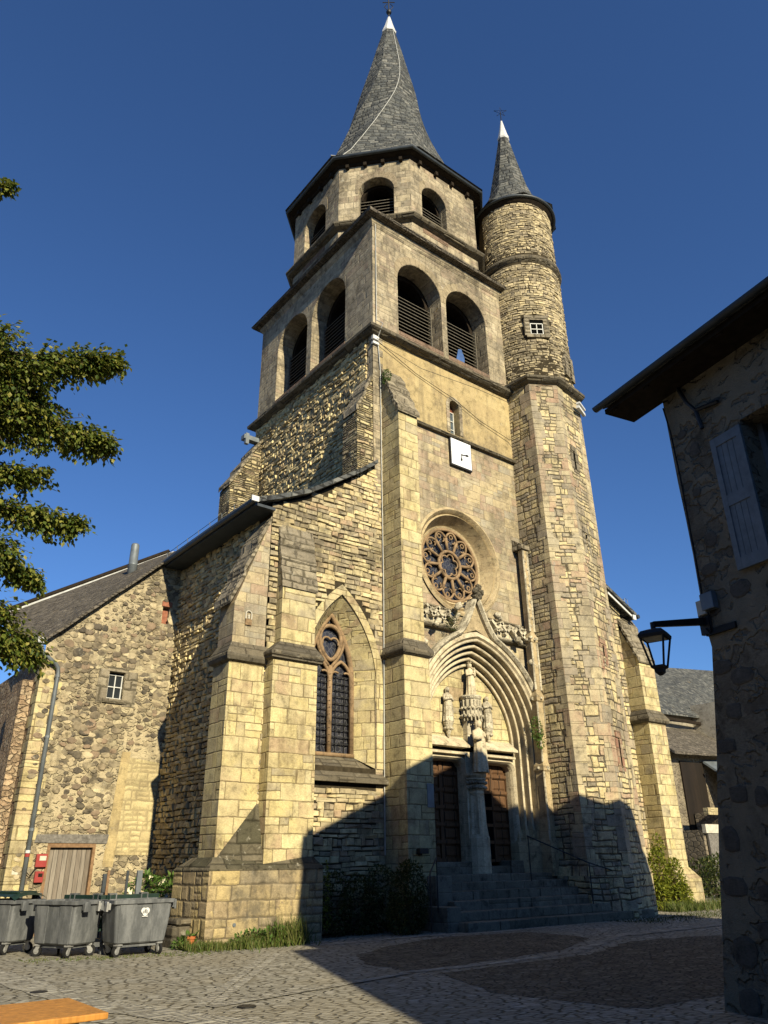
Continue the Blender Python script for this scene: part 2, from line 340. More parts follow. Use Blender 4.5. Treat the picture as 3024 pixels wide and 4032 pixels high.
def islandstone(name, pal, rough_bump=.8, mottle=.6, lichen=.5, stain=.5, stain_col=(.12, .10, .07), low=.5, sc=.6):
    N = NT(name); P = N.pos(); g = N.n('ShaderNodeNewGeometry'); r = g.outputs['Random Per Island']; n = len(pal)
    rr = N.math('FRACT', N.math('ADD', r, N.math('MULTIPLY', N.noise(P, 2.0, 4, .6), .25)))
    c = N.ramp(rr, [((k + .5) / n, q) for k, q in enumerate(pal)])
    fine = N.noise(P, 5, 8, .74)
    c = N.mix(1.0, c, N.ramp(fine, [(.33, 1 - mottle), (.48, 1.0), (.68, 1 + mottle * .4)]), 'MULTIPLY')
    sm = N.smooth(N.math('ADD', N.math('MULTIPLY', N.noise(P, sc, 5, .62), .6), N.math('MULTIPLY', N.noise(N.scale(P, 1, 1, .4), 2, 5, .7), .4)), low, low + .14)
    c = N.mix(N.math('MULTIPLY', sm, stain), c, stain_col)
    c = N.mix(N.math('MULTIPLY', N.smooth(N.noise(P, 4.1, 7, .78), .585, .66), lichen), c, (.42, .39, .31))
    N.bump(fine, rough_bump, .04); return N.out(c, .95, .1)
MAT['st_side'] = islandstone('flank_stones', [(.80, .64, .34), (.5, .4, .23), (.70, .56, .3), (.34, .28, .17), (.9, .74, .4), (.58, .46, .26), (.42, .33, .2)], stain=.35)
MAT['st_aisle'] = islandstone('aisle_stones', [(.72, .59, .33), (.5, .41, .25), (.32, .27, .185), (.78, .65, .37), (.22, .185, .13), (.62, .5, .27), (.46, .33, .21), (.4, .34, .23), (.68, .57, .32)], stain=.75, low=.485)
MAT['st_drum'] = islandstone('turret_stones', [(.64, .53, .32), (.36, .305, .205), (.5, .42, .275), (.74, .61, .37), (.25, .21, .15), (.42, .35, .235), (.56, .46, .275)], stain=.7, lichen=.8, stain_col=(.2, .17, .12), low=.47)
MAT['st_annex'] = islandstone('annex_field_stones', [(.13, .11, .085), (.36, .29, .19), (.08, .072, .06), (.5, .41, .26), (.22, .18, .125), (.6, .5, .32), (.16, .135, .1), (.3, .22, .15)], stain=.4)

def flat(name, col, rough=.6, spec=.3, metal=0, var=.25, vs=6, bump=0, bd=.01):
    N = NT(name); P = N.pos(); nz = N.noise(P, vs, 5, .6)
    c = N.mix(1.0, (*col, 1), N.ramp(nz, [(.3, 1 - var), (.7, 1 + var)]), 'MULTIPLY')
    if bump: N.bump(nz, bump, bd)
    return N.out(c, rough, spec, metal)
MAT['joint'] = flat('deep_earth_joint', (.055, .044, .028), 1, .05, 0, .4, 8)
MAT['iron'] = flat('black_iron', (.012, .012, .013), .55, .4)
MAT['zinc'] = flat('zinc_sheet', (.19, .215, .235), .5, .5, .3, .25, 3)
MAT['gutter'] = flat('dark_gutter', (.055, .065, .075), .5, .4, .2, .3, 3)
MAT['lead'] = flat('white_lead_cap', (.72, .72, .70), .5, .4, 0, .12, 6)
MAT['glass'] = None
MAT['void'] = flat('dark_interior', (.006, .006, .006), 1, 0, 0, .1)
MAT['cable'] = flat('pale_cable', (.5, .5, .47), .7, .2)
MAT['whiteframe'] = flat('white_paint', (.66, .66, .62), .5, .3, 0, .1)
MAT['shutter'] = flat('grey_blue_paint', (.19, .21, .22), .55, .3, 0, .2, 9, .2)
MAT['soffit'] = flat('dark_timber', (.028, .021, .015), .9, .1, 0, .4, 8)
MAT['lintelwood'] = flat('weathered_timber', (.20, .185, .165), .9, .1, 0, .4, 14, .4)
MAT['terracotta'] = flat('terracotta', (.52, .17, .06), .85, .1)
MAT['redbox'] = flat('red_enamel', (.36, .05, .045), .4, .4, 0, .12)
MAT['cream'] = flat('cream_label', (.62, .57, .46), .6, .2)
MAT['greenlid'] = flat('dark_green_plastic', (.012, .032, .024), .45, .4, 0, .3)
MAT['rubber'] = flat('black_rubber', (.02, .02, .02), .8, .2)
MAT['steel'] = flat('galvanised_steel', (.45, .45, .44), .45, .5, .5, .2, 20)
MAT['brick'] = flat('brick_red', (.34, .14, .085), .9, .1, 0, .3, 10)
MAT['clockface'] = flat('white_enamel_dial', (.92, .93, .95), .4, .3, 0, .02)
MAT['fontgrey'] = flat('washed_out_numeral', (.62, .62, .64), .6, .1, 0, .05)  # grey kept pale to imitate glare washing out the numeral
MAT['bark'] = flat('bark', (.10, .075, .05), .95, .1, 0, .4, 12, .6)
MAT['slat'] = flat('weathered_louver_board', (.035, .031, .026), .85, .15, 0, .35, 9, .3)
MAT['slatedge'] = flat('pale_wood_lit_edge', (.17, .152, .12), .85, .15, 0, .35, 11, .3)  # frame wood; on the slats its paleness stands in for sunlit edges

def wood(name, cols, plank, axis=0, rough=.7):
    N = NT(name); P = N.obj(); sp = N.n('ShaderNodeSeparateXYZ'); N.L(P, sp.inputs[0])
    k = N.math('FLOOR', N.math('DIVIDE', sp.outputs[axis], plank)); f = N.math('FRACT', N.math('DIVIDE', sp.outputs[axis], plank))
    wn_ = N.n('ShaderNodeTexWhiteNoise', noise_dimensions='1D'); N.L(k, wn_.inputs['W'])
    c = N.ramp(wn_.outputs[0], [(k2 / (len(cols) - 1), q) for k2, q in enumerate(cols)])
    g = N.noise(N.scale(P, 14, 14, 1.2) if axis != 2 else N.scale(P, 1.5, 14, 14), 1.6, 6, .65)
    c = N.mix(1.0, c, N.ramp(g, [(.3, .62), (.7, 1.25)]), 'MULTIPLY')
    gap = N.smooth(N.math('MINIMUM', f, N.math('SUBTRACT', 1.0, f)), .015, .06)
    c = N.mix(N.math('SUBTRACT', 1.0, gap), c, (.012, .01, .008))
    N.bump(N.math('ADD', gap, N.math('MULTIPLY', g, .5)), .5, .012)
    return N.out(c, rough, .2)
MAT['shadedoor'] = wood('shade_dark_boards', [(.018, .013, .009), (.026, .018, .012)], .3)  # boards coloured near black in place of the shade over this door
MAT['plank'] = wood('grey_planks', [(.24, .2, .16), (.33, .29, .24), (.19, .155, .12)], .125)
MAT['door'] = wood('brown_door_oak', [(.13, .068, .033), (.16, .085, .04)], .4)
MAT['doorframe'] = flat('orange_brown_frame', (.27, .165, .09), .8, .15, 0, .3, 12)
MAT['table'] = wood('orange_table_top', [(.58, .26, .055), (.62, .28, .06)], 50.0, 1, .5)

def glassmat(name, tint, lead=.12):
    N = NT(name); uv = N.uv(); r, dd, r2 = voro(N, uv, 9, 7, .02)
    sp = N.n('ShaderNodeSeparateXYZ'); N.L(uv, sp.inputs[0])
    c = N.ramp(r, [(.0, tint), (.35, tuple(x * .45 for x in tint)), (.7, tuple(x * 1.5 for x in tint)), (1, tuple(x * .7 for x in tint))])
    m = N.smooth(dd, .03, .09); c = N.mix(m, (.10, .10, .10), c)
    N.bump(N.math('MULTIPLY', r, 1.0), .35, .02)
    return N.out(c, .28, .5)
MAT['cream2'] = stone('cream_render', 'blocks', [(.55, .49, .38), (.58, .52, .4)], (.5, .45, .35), 2, 2, .004, .02, .3, lichen=.1, bump=.2, dist=.02)
MAT['brownrubble'] = stone('brown_rubble', 'voronoi', [(.3, .25, .18), (.22, .18, .13), (.34, .28, .2)], (.14, .12, .09), .3, .2, wob=.1, stain=.4, lichen=.1, bump=.6, dist=.04, edge=(.03, .15))  # brown rubble for the far outbuilding and shed walls
MAT['glass'] = glassmat('leaded_glass', (.035, .035, .045))
MAT['pane'] = flat('dark_window_glass', (.03, .035, .04), .12, .5, 0, .2, 2)
MAT['paleglass'] = flat('pale_window_glass', (.10, .13, .155), .25, .5, 0, .3, 6)

def leafmat(name, cols, trans=.25):
    N = NT(name); g = N.n('ShaderNodeNewGeometry'); r = g.outputs['Random Per Island']
    c = N.ramp(r, [(k / (len(cols) - 1), q) for k, q in enumerate(cols)])
    N.out(c, .55, .3)
    tr = N.n('ShaderNodeBsdfTranslucent'); N.L(c, tr.inputs[0]); mx = N.n('ShaderNodeMixShader'); mx.inputs[0].default_value = trans
    N.L(N.b.outputs[0], mx.inputs[1]); N.L(tr.outputs[0], mx.inputs[2])
    N.L(mx.outputs[0], N.t.nodes['Material Output'].inputs[0]); return N.mat
MAT['linden'] = leafmat('linden_leaves', [(.05, .085, .014), (.09, .14, .02), (.17, .20, .03), (.07, .115, .018), (.42, .38, .08), (.13, .17, .024), (.28, .28, .045)], .35)
MAT['ivy'] = leafmat('ivy_leaves', [(.12, .16, .02), (.20, .23, .025), (.30, .31, .03), (.14, .18, .02)], .3)
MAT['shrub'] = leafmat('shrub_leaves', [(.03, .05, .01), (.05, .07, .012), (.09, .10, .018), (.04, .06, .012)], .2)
MAT['grass'] = leafmat('grass_blades', [(.07, .11, .02), (.10, .15, .025), (.15, .17, .04), (.19, .18, .07)], .3)
MAT['herb'] = leafmat('broad_green_leaves', [(.07, .14, .025), (.11, .20, .035), (.15, .24, .05)], .3)
MAT['petal'] = flat('cream_petals', (.8, .74, .55), .7, .2)

def cobble():
    N = NT('cobblestones'); P = N.pos(); nz = N.noise(P, 3, 2, .5, 1)
    q = N.vmath('ADD', P, N.vmath('MULTIPLY', N.vmath('SUBTRACT', nz, (.5, .5, .5)), (.08, .08, 0)))
    ang = .35
    mp = N.n('ShaderNodeMapping'); mp.inputs['Rotation'].default_value = (0, 0, ang); N.L(q, mp.inputs[0])
    r, dd, r2 = voro(N, mp.outputs[0], 1 / .21, 1 / .095, .07)
    dd = N.math('ADD', dd, N.math('MULTIPLY', N.math('SUBTRACT', N.noise(P, 2.5, 4, .6), .5), .25)); mask = N.smooth(dd, .01, .16)
    c = N.ramp(r, [(0, (.36, .335, .27)), (.3, (.44, .41, .335)), (.6, (.33, .305, .245)), (.8, (.54, .505, .42)), (1, (.40, .37, .30))])
    fine = N.noise(P, 22, 5, .65)
    c = N.mix(1.0, c, N.ramp(fine, [(.3, .7), (.7, 1.2)]), 'MULTIPLY')
    c = N.mix(N.math('SUBTRACT', 1.0, mask), c, (.085, .073, .048))
    big = N.smooth(N.noise(P, .5, 4, .6), .45, .62)
    c = N.mix(N.math('MULTIPLY', big, .35), c, (.33, .28, .19))
    N.bump(N.math('ADD', mask, N.math('MULTIPLY', fine, .4)), .8, .035)
    return N.out(c, .85, .2)
MAT['cobble'] = cobble()
MAT['strip'] = stone('pale_paving_setts', 'blocks', [(.43, .40, .33), (.37, .34, .28), (.48, .45, .37)], (.16, .14, .1), .34, .17, .012, .03, .3, lichen=.1, bump=.6, dist=.03)
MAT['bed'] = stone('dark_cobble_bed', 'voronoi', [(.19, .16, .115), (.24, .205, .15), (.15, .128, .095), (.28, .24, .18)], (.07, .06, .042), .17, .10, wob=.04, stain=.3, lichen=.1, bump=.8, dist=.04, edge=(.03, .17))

def binplastic():
    N = NT('grey_bin_plastic'); P = N.obj(); nz = N.noise(N.scale(P, 1, 1, .3), 5, 5, .65); fine = N.noise(P, 30, 3, .6)
    c = N.mix(N.smooth(nz, .4, .66), (.105, .111, .116), (.20, .207, .212)); c = N.mix(.5, c, N.ramp(fine, [(.3, .8), (.7, 1.15)]), 'MULTIPLY')
    N.bump(fine, .1, .01); return N.out(c, .55, .3)
MAT['bin'] = binplastic()
# ================================================================== ground
def smooth01(t): t = max(0, min(1, t)); return t * t * (3 - 2 * t)
def gz(x, y):
    return .08 * smooth01((x - 10) / 3.5) * smooth01((y - 9) / 4)
g = MB(); xs = [-700, -200, -60, -25, -10] + [x * .75 for x in range(-8, 48)] + [42, 60, 120, 300, 900]
ys = [-700, -200, -60, -25, -10] + [y * .75 for y in range(-8, 48)] + [42, 60, 120, 300, 900]
ids = [g.idx([(x, y, gz(x, y)) for x in xs]) for y in ys]
for a, b in zip(ids[:-1], ids[1:]):
    for k in range(len(xs) - 1): g.add((a[k], a[k + 1], b[k + 1], b[k]))
tag(g.build('plaza_ground', MAT['cobble'], uv=False), None, None, kind='structure')
def ground_band(name, pts, w, mat, lift=.004):
    m = MB(); L = []; pts = [V((*p, 0)) for p in pts]; dense = []
    for a, b in zip(pts[:-1], pts[1:]):
        n = max(1, int((b - a).length / .3)); dense += [a.lerp(b, k / n) for k in range(n)]
    dense.append(pts[-1])
    for k, p in enumerate(dense):
        t = (dense[min(k + 1, len(dense) - 1)] - dense[max(k - 1, 0)]).normalized(); s = V((-t.y, t.x, 0)) * w / 2 * (1 + .12 * math.sin(k * 2.1))
        L.append([(q.x, q.y, gz(q.x, q.y) + lift) for q in (p - s, p + s)])
    for a, b in zip(L[:-1], L[1:]): m.face([a[0], b[0], b[1], a[1]])
    o = m.build(name, mat)
    return tag(o, None, None, kind='structure')
def ground_patch(name, poly, mat, lift=.004):
    m = MB(); c = V((sum(p[0] for p in poly) / len(poly), sum(p[1] for p in poly) / len(poly), 0))
    for k in range(len(poly)):
        a = V((*poly[k], 0)); b = V((*poly[(k + 1) % len(poly)], 0)); N_ = 10
        rag = lambda p: p + V((mnoise.noise(p * 3.7), mnoise.noise(p * 3.1 + V((9, 0, 0))), 0)) * .11
        row = lambda s_: [c.lerp(rag(a.lerp(b, j / N_)), s_) for j in range(N_ + 1)]
        R_ = [row(s_ / 5) for s_ in range(6)]
        for i in range(5):
            for j in range(N_):
                q = [R_[i][j], R_[i][j + 1], R_[i + 1][j + 1], R_[i + 1][j]]
                if i == 0: q = [q[0], q[2], q[3]]
                m.face([(p.x, p.y, gz(p.x, p.y) + lift) for p in q][::-1])
    return tag(m.build(name, mat), None, None, kind='structure')
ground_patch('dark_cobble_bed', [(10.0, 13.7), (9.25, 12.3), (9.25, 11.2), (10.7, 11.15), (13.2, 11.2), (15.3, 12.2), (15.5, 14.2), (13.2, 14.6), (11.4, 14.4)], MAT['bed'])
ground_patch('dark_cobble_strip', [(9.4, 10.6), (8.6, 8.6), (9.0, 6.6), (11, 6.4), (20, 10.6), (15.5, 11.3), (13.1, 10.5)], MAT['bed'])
ground_band('paving_strip', [(9.1, 11.05), (10.7, 10.88), (13.15, 10.85), (16.5, 12.2)], .22, MAT['strip'], .008)
ground_band('paving_strip', [(10.6, 15.8), (12.5, 15.3), (14.6, 14.75), (17, 14.5)], .3, MAT['strip'], .008)
ground_band('paving_strip', [(16.4, 12.1), (20.5, 12.2), (26, 12.6)], .4, MAT['strip'], .012)
ground_band('gutter_setts', [(8.95, 15.2), (7.0, 12.7), (5.1, 10.3)], .14, MAT['strip'], .008)
ground_band('gutter_setts', [(9.12, 15.1), (7.15, 12.6), (5.22, 10.2)], .14, MAT['strip'], .0085)
ground_band('paving_strip', [(3.9, 17.6), (4.0, 14.0), (4.15, 11.4), (4.9, 9.0), (6.5, 6.0)], .55, MAT['strip'], .008)
ground_band('paving_strip', [(5.2, 10.2), (7.3, 10.6), (9.0, 10.95)], .2, MAT['strip'], .012)

# ================================================================== church
church = thing('church', 'tall yellow stone church with twisted slate spire above its louvred belfry', 'church', (17.4, 20, 0))
Y0 = 17.3
def arc(cx, cz, w, n=18, a0=0, a1=PI):
    return [(cx + w * math.cos(a0 + (a1 - a0) * k / n), cz + w * math.sin(a0 + (a1 - a0) * k / n)) for k in range(n + 1)]
def round_arch(cx, zb, zs, w, n=16):         # CCW loop seen from outside (a to the right)
    return [(cx - w, zb), (cx + w, zb)] + arc(cx, zs, w, n)
def pointed(cx, zs, w, c, n=14):             # right foot -> apex -> left foot ; concentric family, centre offset c
    R = w + c; t = math.acos(c / R)
    r = [(cx - c + R * math.cos(t * k / n), zs + R * math.sin(t * k / n)) for k in range(n + 1)]
    return r + [(2 * cx - a, z) for a, z in r[::-1][1:]]
def pointed_loop(cx, zb, zs, w, c, n=14):
    return [(cx - w, zb), (cx + w, zb)] + pointed(cx, zs, w, c, n)
def circle(cx, cz, r, n=48): return [(cx + r * math.cos(2 * PI * k / n), cz + r * math.sin(2 * PI * k / n)) for k in range(n)]
def offset(poly, d):
    out = []; n = len(poly)
    for k in range(n):
        a, b, c = V(poly[k - 1]), V(poly[k]), V(poly[(k + 1) % n])
        e1 = (b - a).normalized(); e2 = (c - b).normalized(); n1 = V((e1.y, -e1.x)); n2 = V((e2.y, -e2.x))
        m = (n1 + n2); m = m / max(.25, m.dot(n1)); out.append((b.x + m.x * d, b.y + m.y * d))
    return out
def wig(ring, amp, seed=0):
    return [(p[0], p[1], p[2] + amp * mnoise.noise(V((p[0] * 1.3 + seed, p[1] * 1.3, p[2])))) for p in ring]
def dense(poly, step=.5, ref=None):
    out = []; ref = ref or poly
    for k in range(len(poly)):
        a, b = V(poly[k]), V(poly[(k + 1) % len(poly)]); n = max(1, int((V(ref[(k + 1) % len(ref)]) - V(ref[k])).length / step))
        out += [tuple(a.lerp(b, j / n)) for j in range(n)]
    return out
def band(name, poly, prof, mat, par=church, amp=0.0):
    """moulding round a polygon: prof = [(out, z)...] from the wall below to the wall above"""
    m = MB(); m.rings([wig([(x, y, z) for x, y in dense(offset(poly, o), .5, poly)], amp, 3 * k) for k, (o, z) in enumerate(prof)], False, False)
    return m.build(name, mat, par)
def rubble_field(name, mat, mp, u0, u1, z0, z1, accept=None, hs=(.09, .19), ws=(.14, .46), out=(.02, .09), gap=.016, seed=1, par=church, skew=.03):
    """individually laid stones: mp(u, z, d) gives the point d metres proud of the wall face"""
    r = random.Random(seed); m = MB(); z = z0
    while z < z1:
        h = r.uniform(*hs); u = u0 - r.random() * .3
        while u < u1:
            w = r.uniform(*ws) * (1.25 - .6 * (h - hs[0]) / (hs[1] - hs[0])); hh = h * r.uniform(.82, 1.08); a, b = max(u, u0) + gap * .5, min(u + w, u1) - gap * .5
            if b - a > .05 and (accept is None or accept((a + b) / 2, z + hh / 2)):
                zz = z + .025 * mnoise.noise(V((u * .9, z * .7, seed))) * 2; j = lambda k: r.uniform(-k, k); d0 = r.uniform(*out)
                D = [max(.004, d0 + r.uniform(-1, 1) * (out[1] - out[0]) * .7) for _ in range(4)]
                q = [(a + j(.012), zz + j(.012)), (b + j(.012), zz + j(.012)), (b + j(.012), zz + hh - gap + j(.015)), (a + j(.012), zz + hh - gap + j(.015))]
                c_ = ((a + b) / 2, zz + hh / 2); i_ = [(c_[0] + (x - c_[0]) * .86, c_[1] + (y - c_[1]) * .78) for x, y in q]
                m.rings([[mp(x, y, -.03) for x, y in q], [mp(x, y, dd * .35) for (x, y), dd in zip(q, D)], [mp(x, y, dd) for (x, y), dd in zip(i_, D)]], False, True)
            u += w
        z += h * .98
    return m.build(name, mat, par, uv=False)
RECT = [(13.3, 17.3), (21.5, 17.3), (21.5, 25.6), (13.3, 25.6)]
UX, NY = (1, 0, 0), (0, 1, 0)
XC, ZS, PC = 17.35, 5.05, .57            # portal axis, springing, arc offset
# --- shaft
m = MB()
m.panel((0, Y0, 0), UX, NY, [(13.3, -.3), (20.6, -.3), (20.6, 15.62), (13.3, 15.62)],
        [circle(16.9, 10.85, 1.80), pointed_loop(XC, 1.2, ZS, 2.63, PC)], .06)
m.build('facade_wall', MAT['facade'], church)
m = MB(); m.panel((0, Y0, 0), UX, NY, [(13.3, 15.62), (20.6, 15.62), (20.6, 18.7), (13.3, 18.7)], [round_arch(17.09, 15.86, 17.08, .24)], .45)
m.build('plaster_wall', MAT['plaster'], church)
m = MB()
m.face([(13.3, 25.6, 0), (13.3, 17.3, 0), (13.3, 17.3, 18.7), (13.3, 25.6, 18.7)])
m.build('side_wall', MAT['joint'], church)
rubble_field('side_rubble', MAT['st_side'], lambda u, z, d: (13.3 - d, -u, z), -25.6, -17.62, 11.4, 18.62, seed=3, out=(.015, .07))
m = MB(); m.face([(21.5, 17.3, 0), (21.5, 25.6, 0), (21.5, 25.6, 18.7), (21.5, 17.3, 18.7)]); m.face([(21.5, 25.6, 0), (13.3, 25.6, 0), (13.3, 25.6, 18.7), (21.5, 25.6, 18.7)])
m.build('rear_wall', MAT['rubble'], church)
# quoins on the tower corner
m = MB()
for k in range(22):
    z = 12.4 + k * .285; a = .42 if k % 2 else .26; b = .26 if k % 2 else .42
    m.box(13.285, 13.3 + a, 17.285, 17.32, z, z + .275); m.box(13.285, 13.32, 17.3, 17.3 + b, z, z + .275)
m.build('corner_quoins', MAT['belfry'], church)
# small window in the plaster zone
w = MB(); w.box(16.85, 17.33, 17.62, 17.65, 15.86, 17.05); wo = w.build('small_window', MAT['paleglass'], church)
w = MB()
for x in (16.87, 17.09, 17.31): w.box(x - .018, x + .018, 17.58, 17.618, 15.86, 17.02)
for z in (15.88, 16.25, 16.62, 17.0): w.box(16.86, 17.32, 17.585, 17.615, z - .015, z + .015)
sub(w, 'frame', MAT['whiteframe'], wo)
w = MB(); w.panel((0, 17.6, 0), UX, NY, round_arch(17.09, 17.0, 17.08, .26), [], 0); sub(w, 'boarded_head', MAT['brick'], wo)
w = MB(); o_ = arc(17.09, 17.08, .40, 14); i_ = arc(17.09, 17.08, .245, 14)
for k in range(14):
    a, b, c, d = o_[k], o_[k + 1], i_[k + 1], i_[k]
    w.hexa([(d[0], 17.27, d[1]), (a[0], 17.27, a[1]), (a[0], 17.31, a[1]), (d[0], 17.31, d[1]), (c[0], 17.27, c[1]), (b[0], 17.27, b[1]), (b[0], 17.31, b[1]), (c[0], 17.31, c[1])])
w.box(17.335, 17.49, 17.275, 17.31, 15.9, 17.08); w.box(16.69, 16.845, 17.275, 17.31, 15.9, 17.08)
sub(w, 'surround', MAT['belfry'], wo)
# string course under the small window
def string(name, x0, x1, z, out, h, y=Y0, mat='ledge', seed=0, drop=.5):
    m = MB(); n = max(2, int((x1 - x0) / .35)); R_ = []
    for k in range(n + 1):
        x = x0 + (x1 - x0) * k / n; e = .015 * mnoise.noise(V((x * 2 + seed, z, 0)))
        R_.append([(x, y + .05, z - .02), (x, y - out * .75 + e, z), (x, y - out + e, z + h * .35), (x, y - out + e, z + h * .5), (x, y + .05, z + h * (1 + drop))])
    m.rings(R_); return m.build(name, MAT[mat], church)
string('string_course', 14.4, 20.3, 15.62, .17, .17)

# --- belfry
m = MB(); fw = [round_arch(15.6, 19.3, 21.85, 1.11), round_arch(18.09, 19.3, 21.85, 1.11)]
m.panel((0, Y0, 0), UX, NY, [(13.3, 18.7), (20.6, 18.7), (20.6, 24.1), (13.3, 24.1)], fw, .72)
lw = [round_arch(-20.22, 19.3, 21.85, 1.19), round_arch(-22.93, 19.3, 21.85, 1.19)]
m.panel((13.3, 0, 0), (0, -1, 0), (1, 0, 0), [(-25.6, 18.7), (-17.3, 18.7), (-17.3, 24.1), (-25.6, 24.1)], lw, .72)
m.face([(21.5, 17.3, 18.7), (21.5, 25.6, 18.7), (21.5, 25.6, 24.1), (21.5, 17.3, 24.1)]); m.face([(21.5, 25.6, 18.7), (13.3, 25.6, 18.7), (13.3, 25.6, 24.1), (21.5, 25.6, 24.1)])
m.face([(13.3, 17.3, 18.72), (21.5, 17.3, 18.72), (21.5, 25.6, 18.72), (13.3, 25.6, 18.72)])
m.build('belfry_wall', MAT['belfry'], church)
def bell_opening(C0, u, nin, zb, zs, w, rec=.72, ring=True, seed=0):
    """louvred round arch opening: C0 centre line foot on the wall face"""
    u, nin, C0 = V(u), V(nin), V(C0); Z = V((0, 0, 1))
    P = lambda a, z, d: C0 + u * a + Z * z + nin * d
    s = MB(); n = int((zs + .05 - zb - .55) / .168); rnd = random.Random(seed)
    edge = MB()
    for k in range(n):
        z = zb + .62 + k * .168; ww = w * .96; e = rnd.uniform(-.012, .012)
        a = [P(-ww, z - .11, rec - .1 + e), P(ww, z - .11, rec - .1 - e), P(ww, z + .03, rec + .12), P(-ww, z + .03, rec + .12)]
        s.hexa(a + [q + Z * .028 for q in a])
        edge.hexa([P(-ww, z - .118, rec - .112 + e), P(ww, z - .118, rec - .112 - e), P(ww, z - .118, rec - .1 - e), P(-ww, z - .118, rec - .1 + e),
                   P(-ww, z - .094, rec - .112 + e), P(ww, z - .094, rec - .112 - e), P(ww, z - .094, rec - .1 - e), P(-ww, z - .094, rec - .1 + e)])
    o = s.build('bell_opening', MAT['slat'], church)
    sub(edge, 'lit_slat_edges', MAT['slatedge'], o)  # pale strips imitate sun catching the front edges of the slats
    f = MB()
    for a0, a1 in ((-w, -w * .97), (w * .97, w)):
        q = [P(a0, zb + .4, rec - .13), P(a1, zb + .4, rec - .13), P(a1, zb + .4, rec + .15), P(a0, zb + .4, rec + .15)]
        f.hexa(q + [x + Z * (zs - zb - .35) for x in q])
    sub(f, 'louver_frame', MAT['slatedge'], o)
    # inner arch rib behind the louvres
    r = MB(); o1 = arc(0, zs, w, 16); i1 = arc(0, zs - .02, w * .84, 16)
    for k in range(16):
        a, b, c, d = o1[k], o1[k + 1], i1[k + 1], i1[k]
        r.hexa([P(d[0], d[1], rec + .02), P(a[0], a[1], rec + .02), P(a[0], a[1], rec + .5), P(d[0], d[1], rec + .5),
                P(c[0], c[1], rec + .02), P(b[0], b[1], rec + .02), P(b[0], b[1], rec + .5), P(c[0], c[1], rec + .5)])
    sub(r, 'inner_arch', MAT['soffit'], o)
    k = MB(); k.panel(P(0, 0, rec + .52), u, nin, [(-w, zb), (w, zb)] + arc(0, zs, w, 12), [], 0); sub(k, 'dark_chamber', MAT['void'], o)
    sl_ = MB(); q = [P(-w, zb - .3, -.015), P(w, zb - .3, -.015), P(w, zb - .3, rec + .1), P(-w, zb - .3, rec + .1)]
    sl_.hexa(q + [P(-w, zb + .08, -.015), P(w, zb + .08, -.015), P(w, zb + .52, rec + .1), P(-w, zb + .52, rec + .1)])
    sub(sl_, 'sloping_sill', MAT['sill'], o)
    if ring:
        v = MB(); n = 13
        for k in range(n):
            a0, a1 = PI * (k + .02) / n, PI * (k + .98) / n; p = []
            for d in (-.012 - .006 * (seed % 3), .02):
                cl = lambda v_: max(-w - .125, min(w + .125, v_))
                p.append([P((w + .015) * math.cos(a0), zs + (w + .015) * math.sin(a0), d), P(cl((w + .34) * math.cos(a0)), zs + (w + .34) * math.sin(a0), d),
                          P(cl((w + .34) * math.cos(a1)), zs + (w + .34) * math.sin(a1), d), P((w + .015) * math.cos(a1), zs + (w + .015) * math.sin(a1), d)])
            v.hexa(p[1] + p[0])
        sub(v, 'voussoirs', MAT['vouss'], o)
    return o
MAT['sill'] = stone('reddish_sill_stone', 'blocks', [(.27, .18, .12), (.24, .165, .12)], (.1, .08, .06), .9, .5, .01, .05, .6, lichen=.3, bump=.5, dist=.03)
MAT['vouss'] = stone('arch_voussoir_stone', 'blocks', [(.36, .29, .19), (.33, .27, .19), (.38, .31, .2)], (.3, .25, .18), 2.2, 2.2, .004, .02, .5, lichen=.35, bump=.3, dist=.02)
for cx in (15.6, 18.09): bell_opening((cx, Y0, 0), UX, NY, 19.3, 21.85, 1.11, seed=int(cx))
for cy in (20.22, 22.93): bell_opening((13.3, cy, 0), (0, -1, 0), (1, 0, 0), 19.3, 21.85, 1.19, ring=False, seed=int(cy))
band('belfry_sill_cornice', RECT, [(0, 18.6), (.14, 18.66), (.30, 18.76), (.31, 18.88), (.12, 19.06), (-.02, 19.2)], MAT['ledge'], amp=.025)
band('belfry_cornice', RECT, [(0, 23.78), (.05, 23.86), (.12, 24.0), (.12, 24.06), (-.02, 24.1)], MAT['belfry'])
OCT = [(15.45, 17.42), (19.2, 17.42), (21.5, 19.72), (21.5, 23.25), (19.2, 25.55), (15.67, 25.55), (13.37, 23.25), (13.37, 19.72)]
m = MB()   # slate skirt between the square and the octagon
m.rings([wig([(x, y, z) for x, y in dense(offset(RECT, o), .5, RECT)], a, 1) for o, z, a in ((0, 24.08, 0), (.36, 24.12, .02), (.42, 24.22, .02))], False, False)
for k, (cx, cy) in enumerate([(13.3 - .42, 17.3 - .42), (21.5 + .42, 17.3 - .42), (21.5 + .42, 25.6 + .42), (13.3 - .42, 25.6 + .42)]):
    a = OCT[[7, 1, 3, 5][k]]; b = OCT[[0, 2, 4, 6][k]]
    d1 = [(13.3 - .42, a[1]), (a[0], 17.3 - .42), (21.5 + .42, a[1]), (a[0], 25.6 + .42)][k]
    d2 = [(b[0], 17.3 - .42), (21.5 + .42, b[1]), (b[0], 25.6 + .42), (13.3 - .42, b[1])][k]
    m.face([(*d1, 24.22), (cx, cy, 24.22), (*a, 24.85)]); m.face([(cx, cy, 24.22), (*d2, 24.22), (*b, 24.85)]); m.face([(cx, cy, 24.22), (*b, 24.85), (*a, 24.85)])
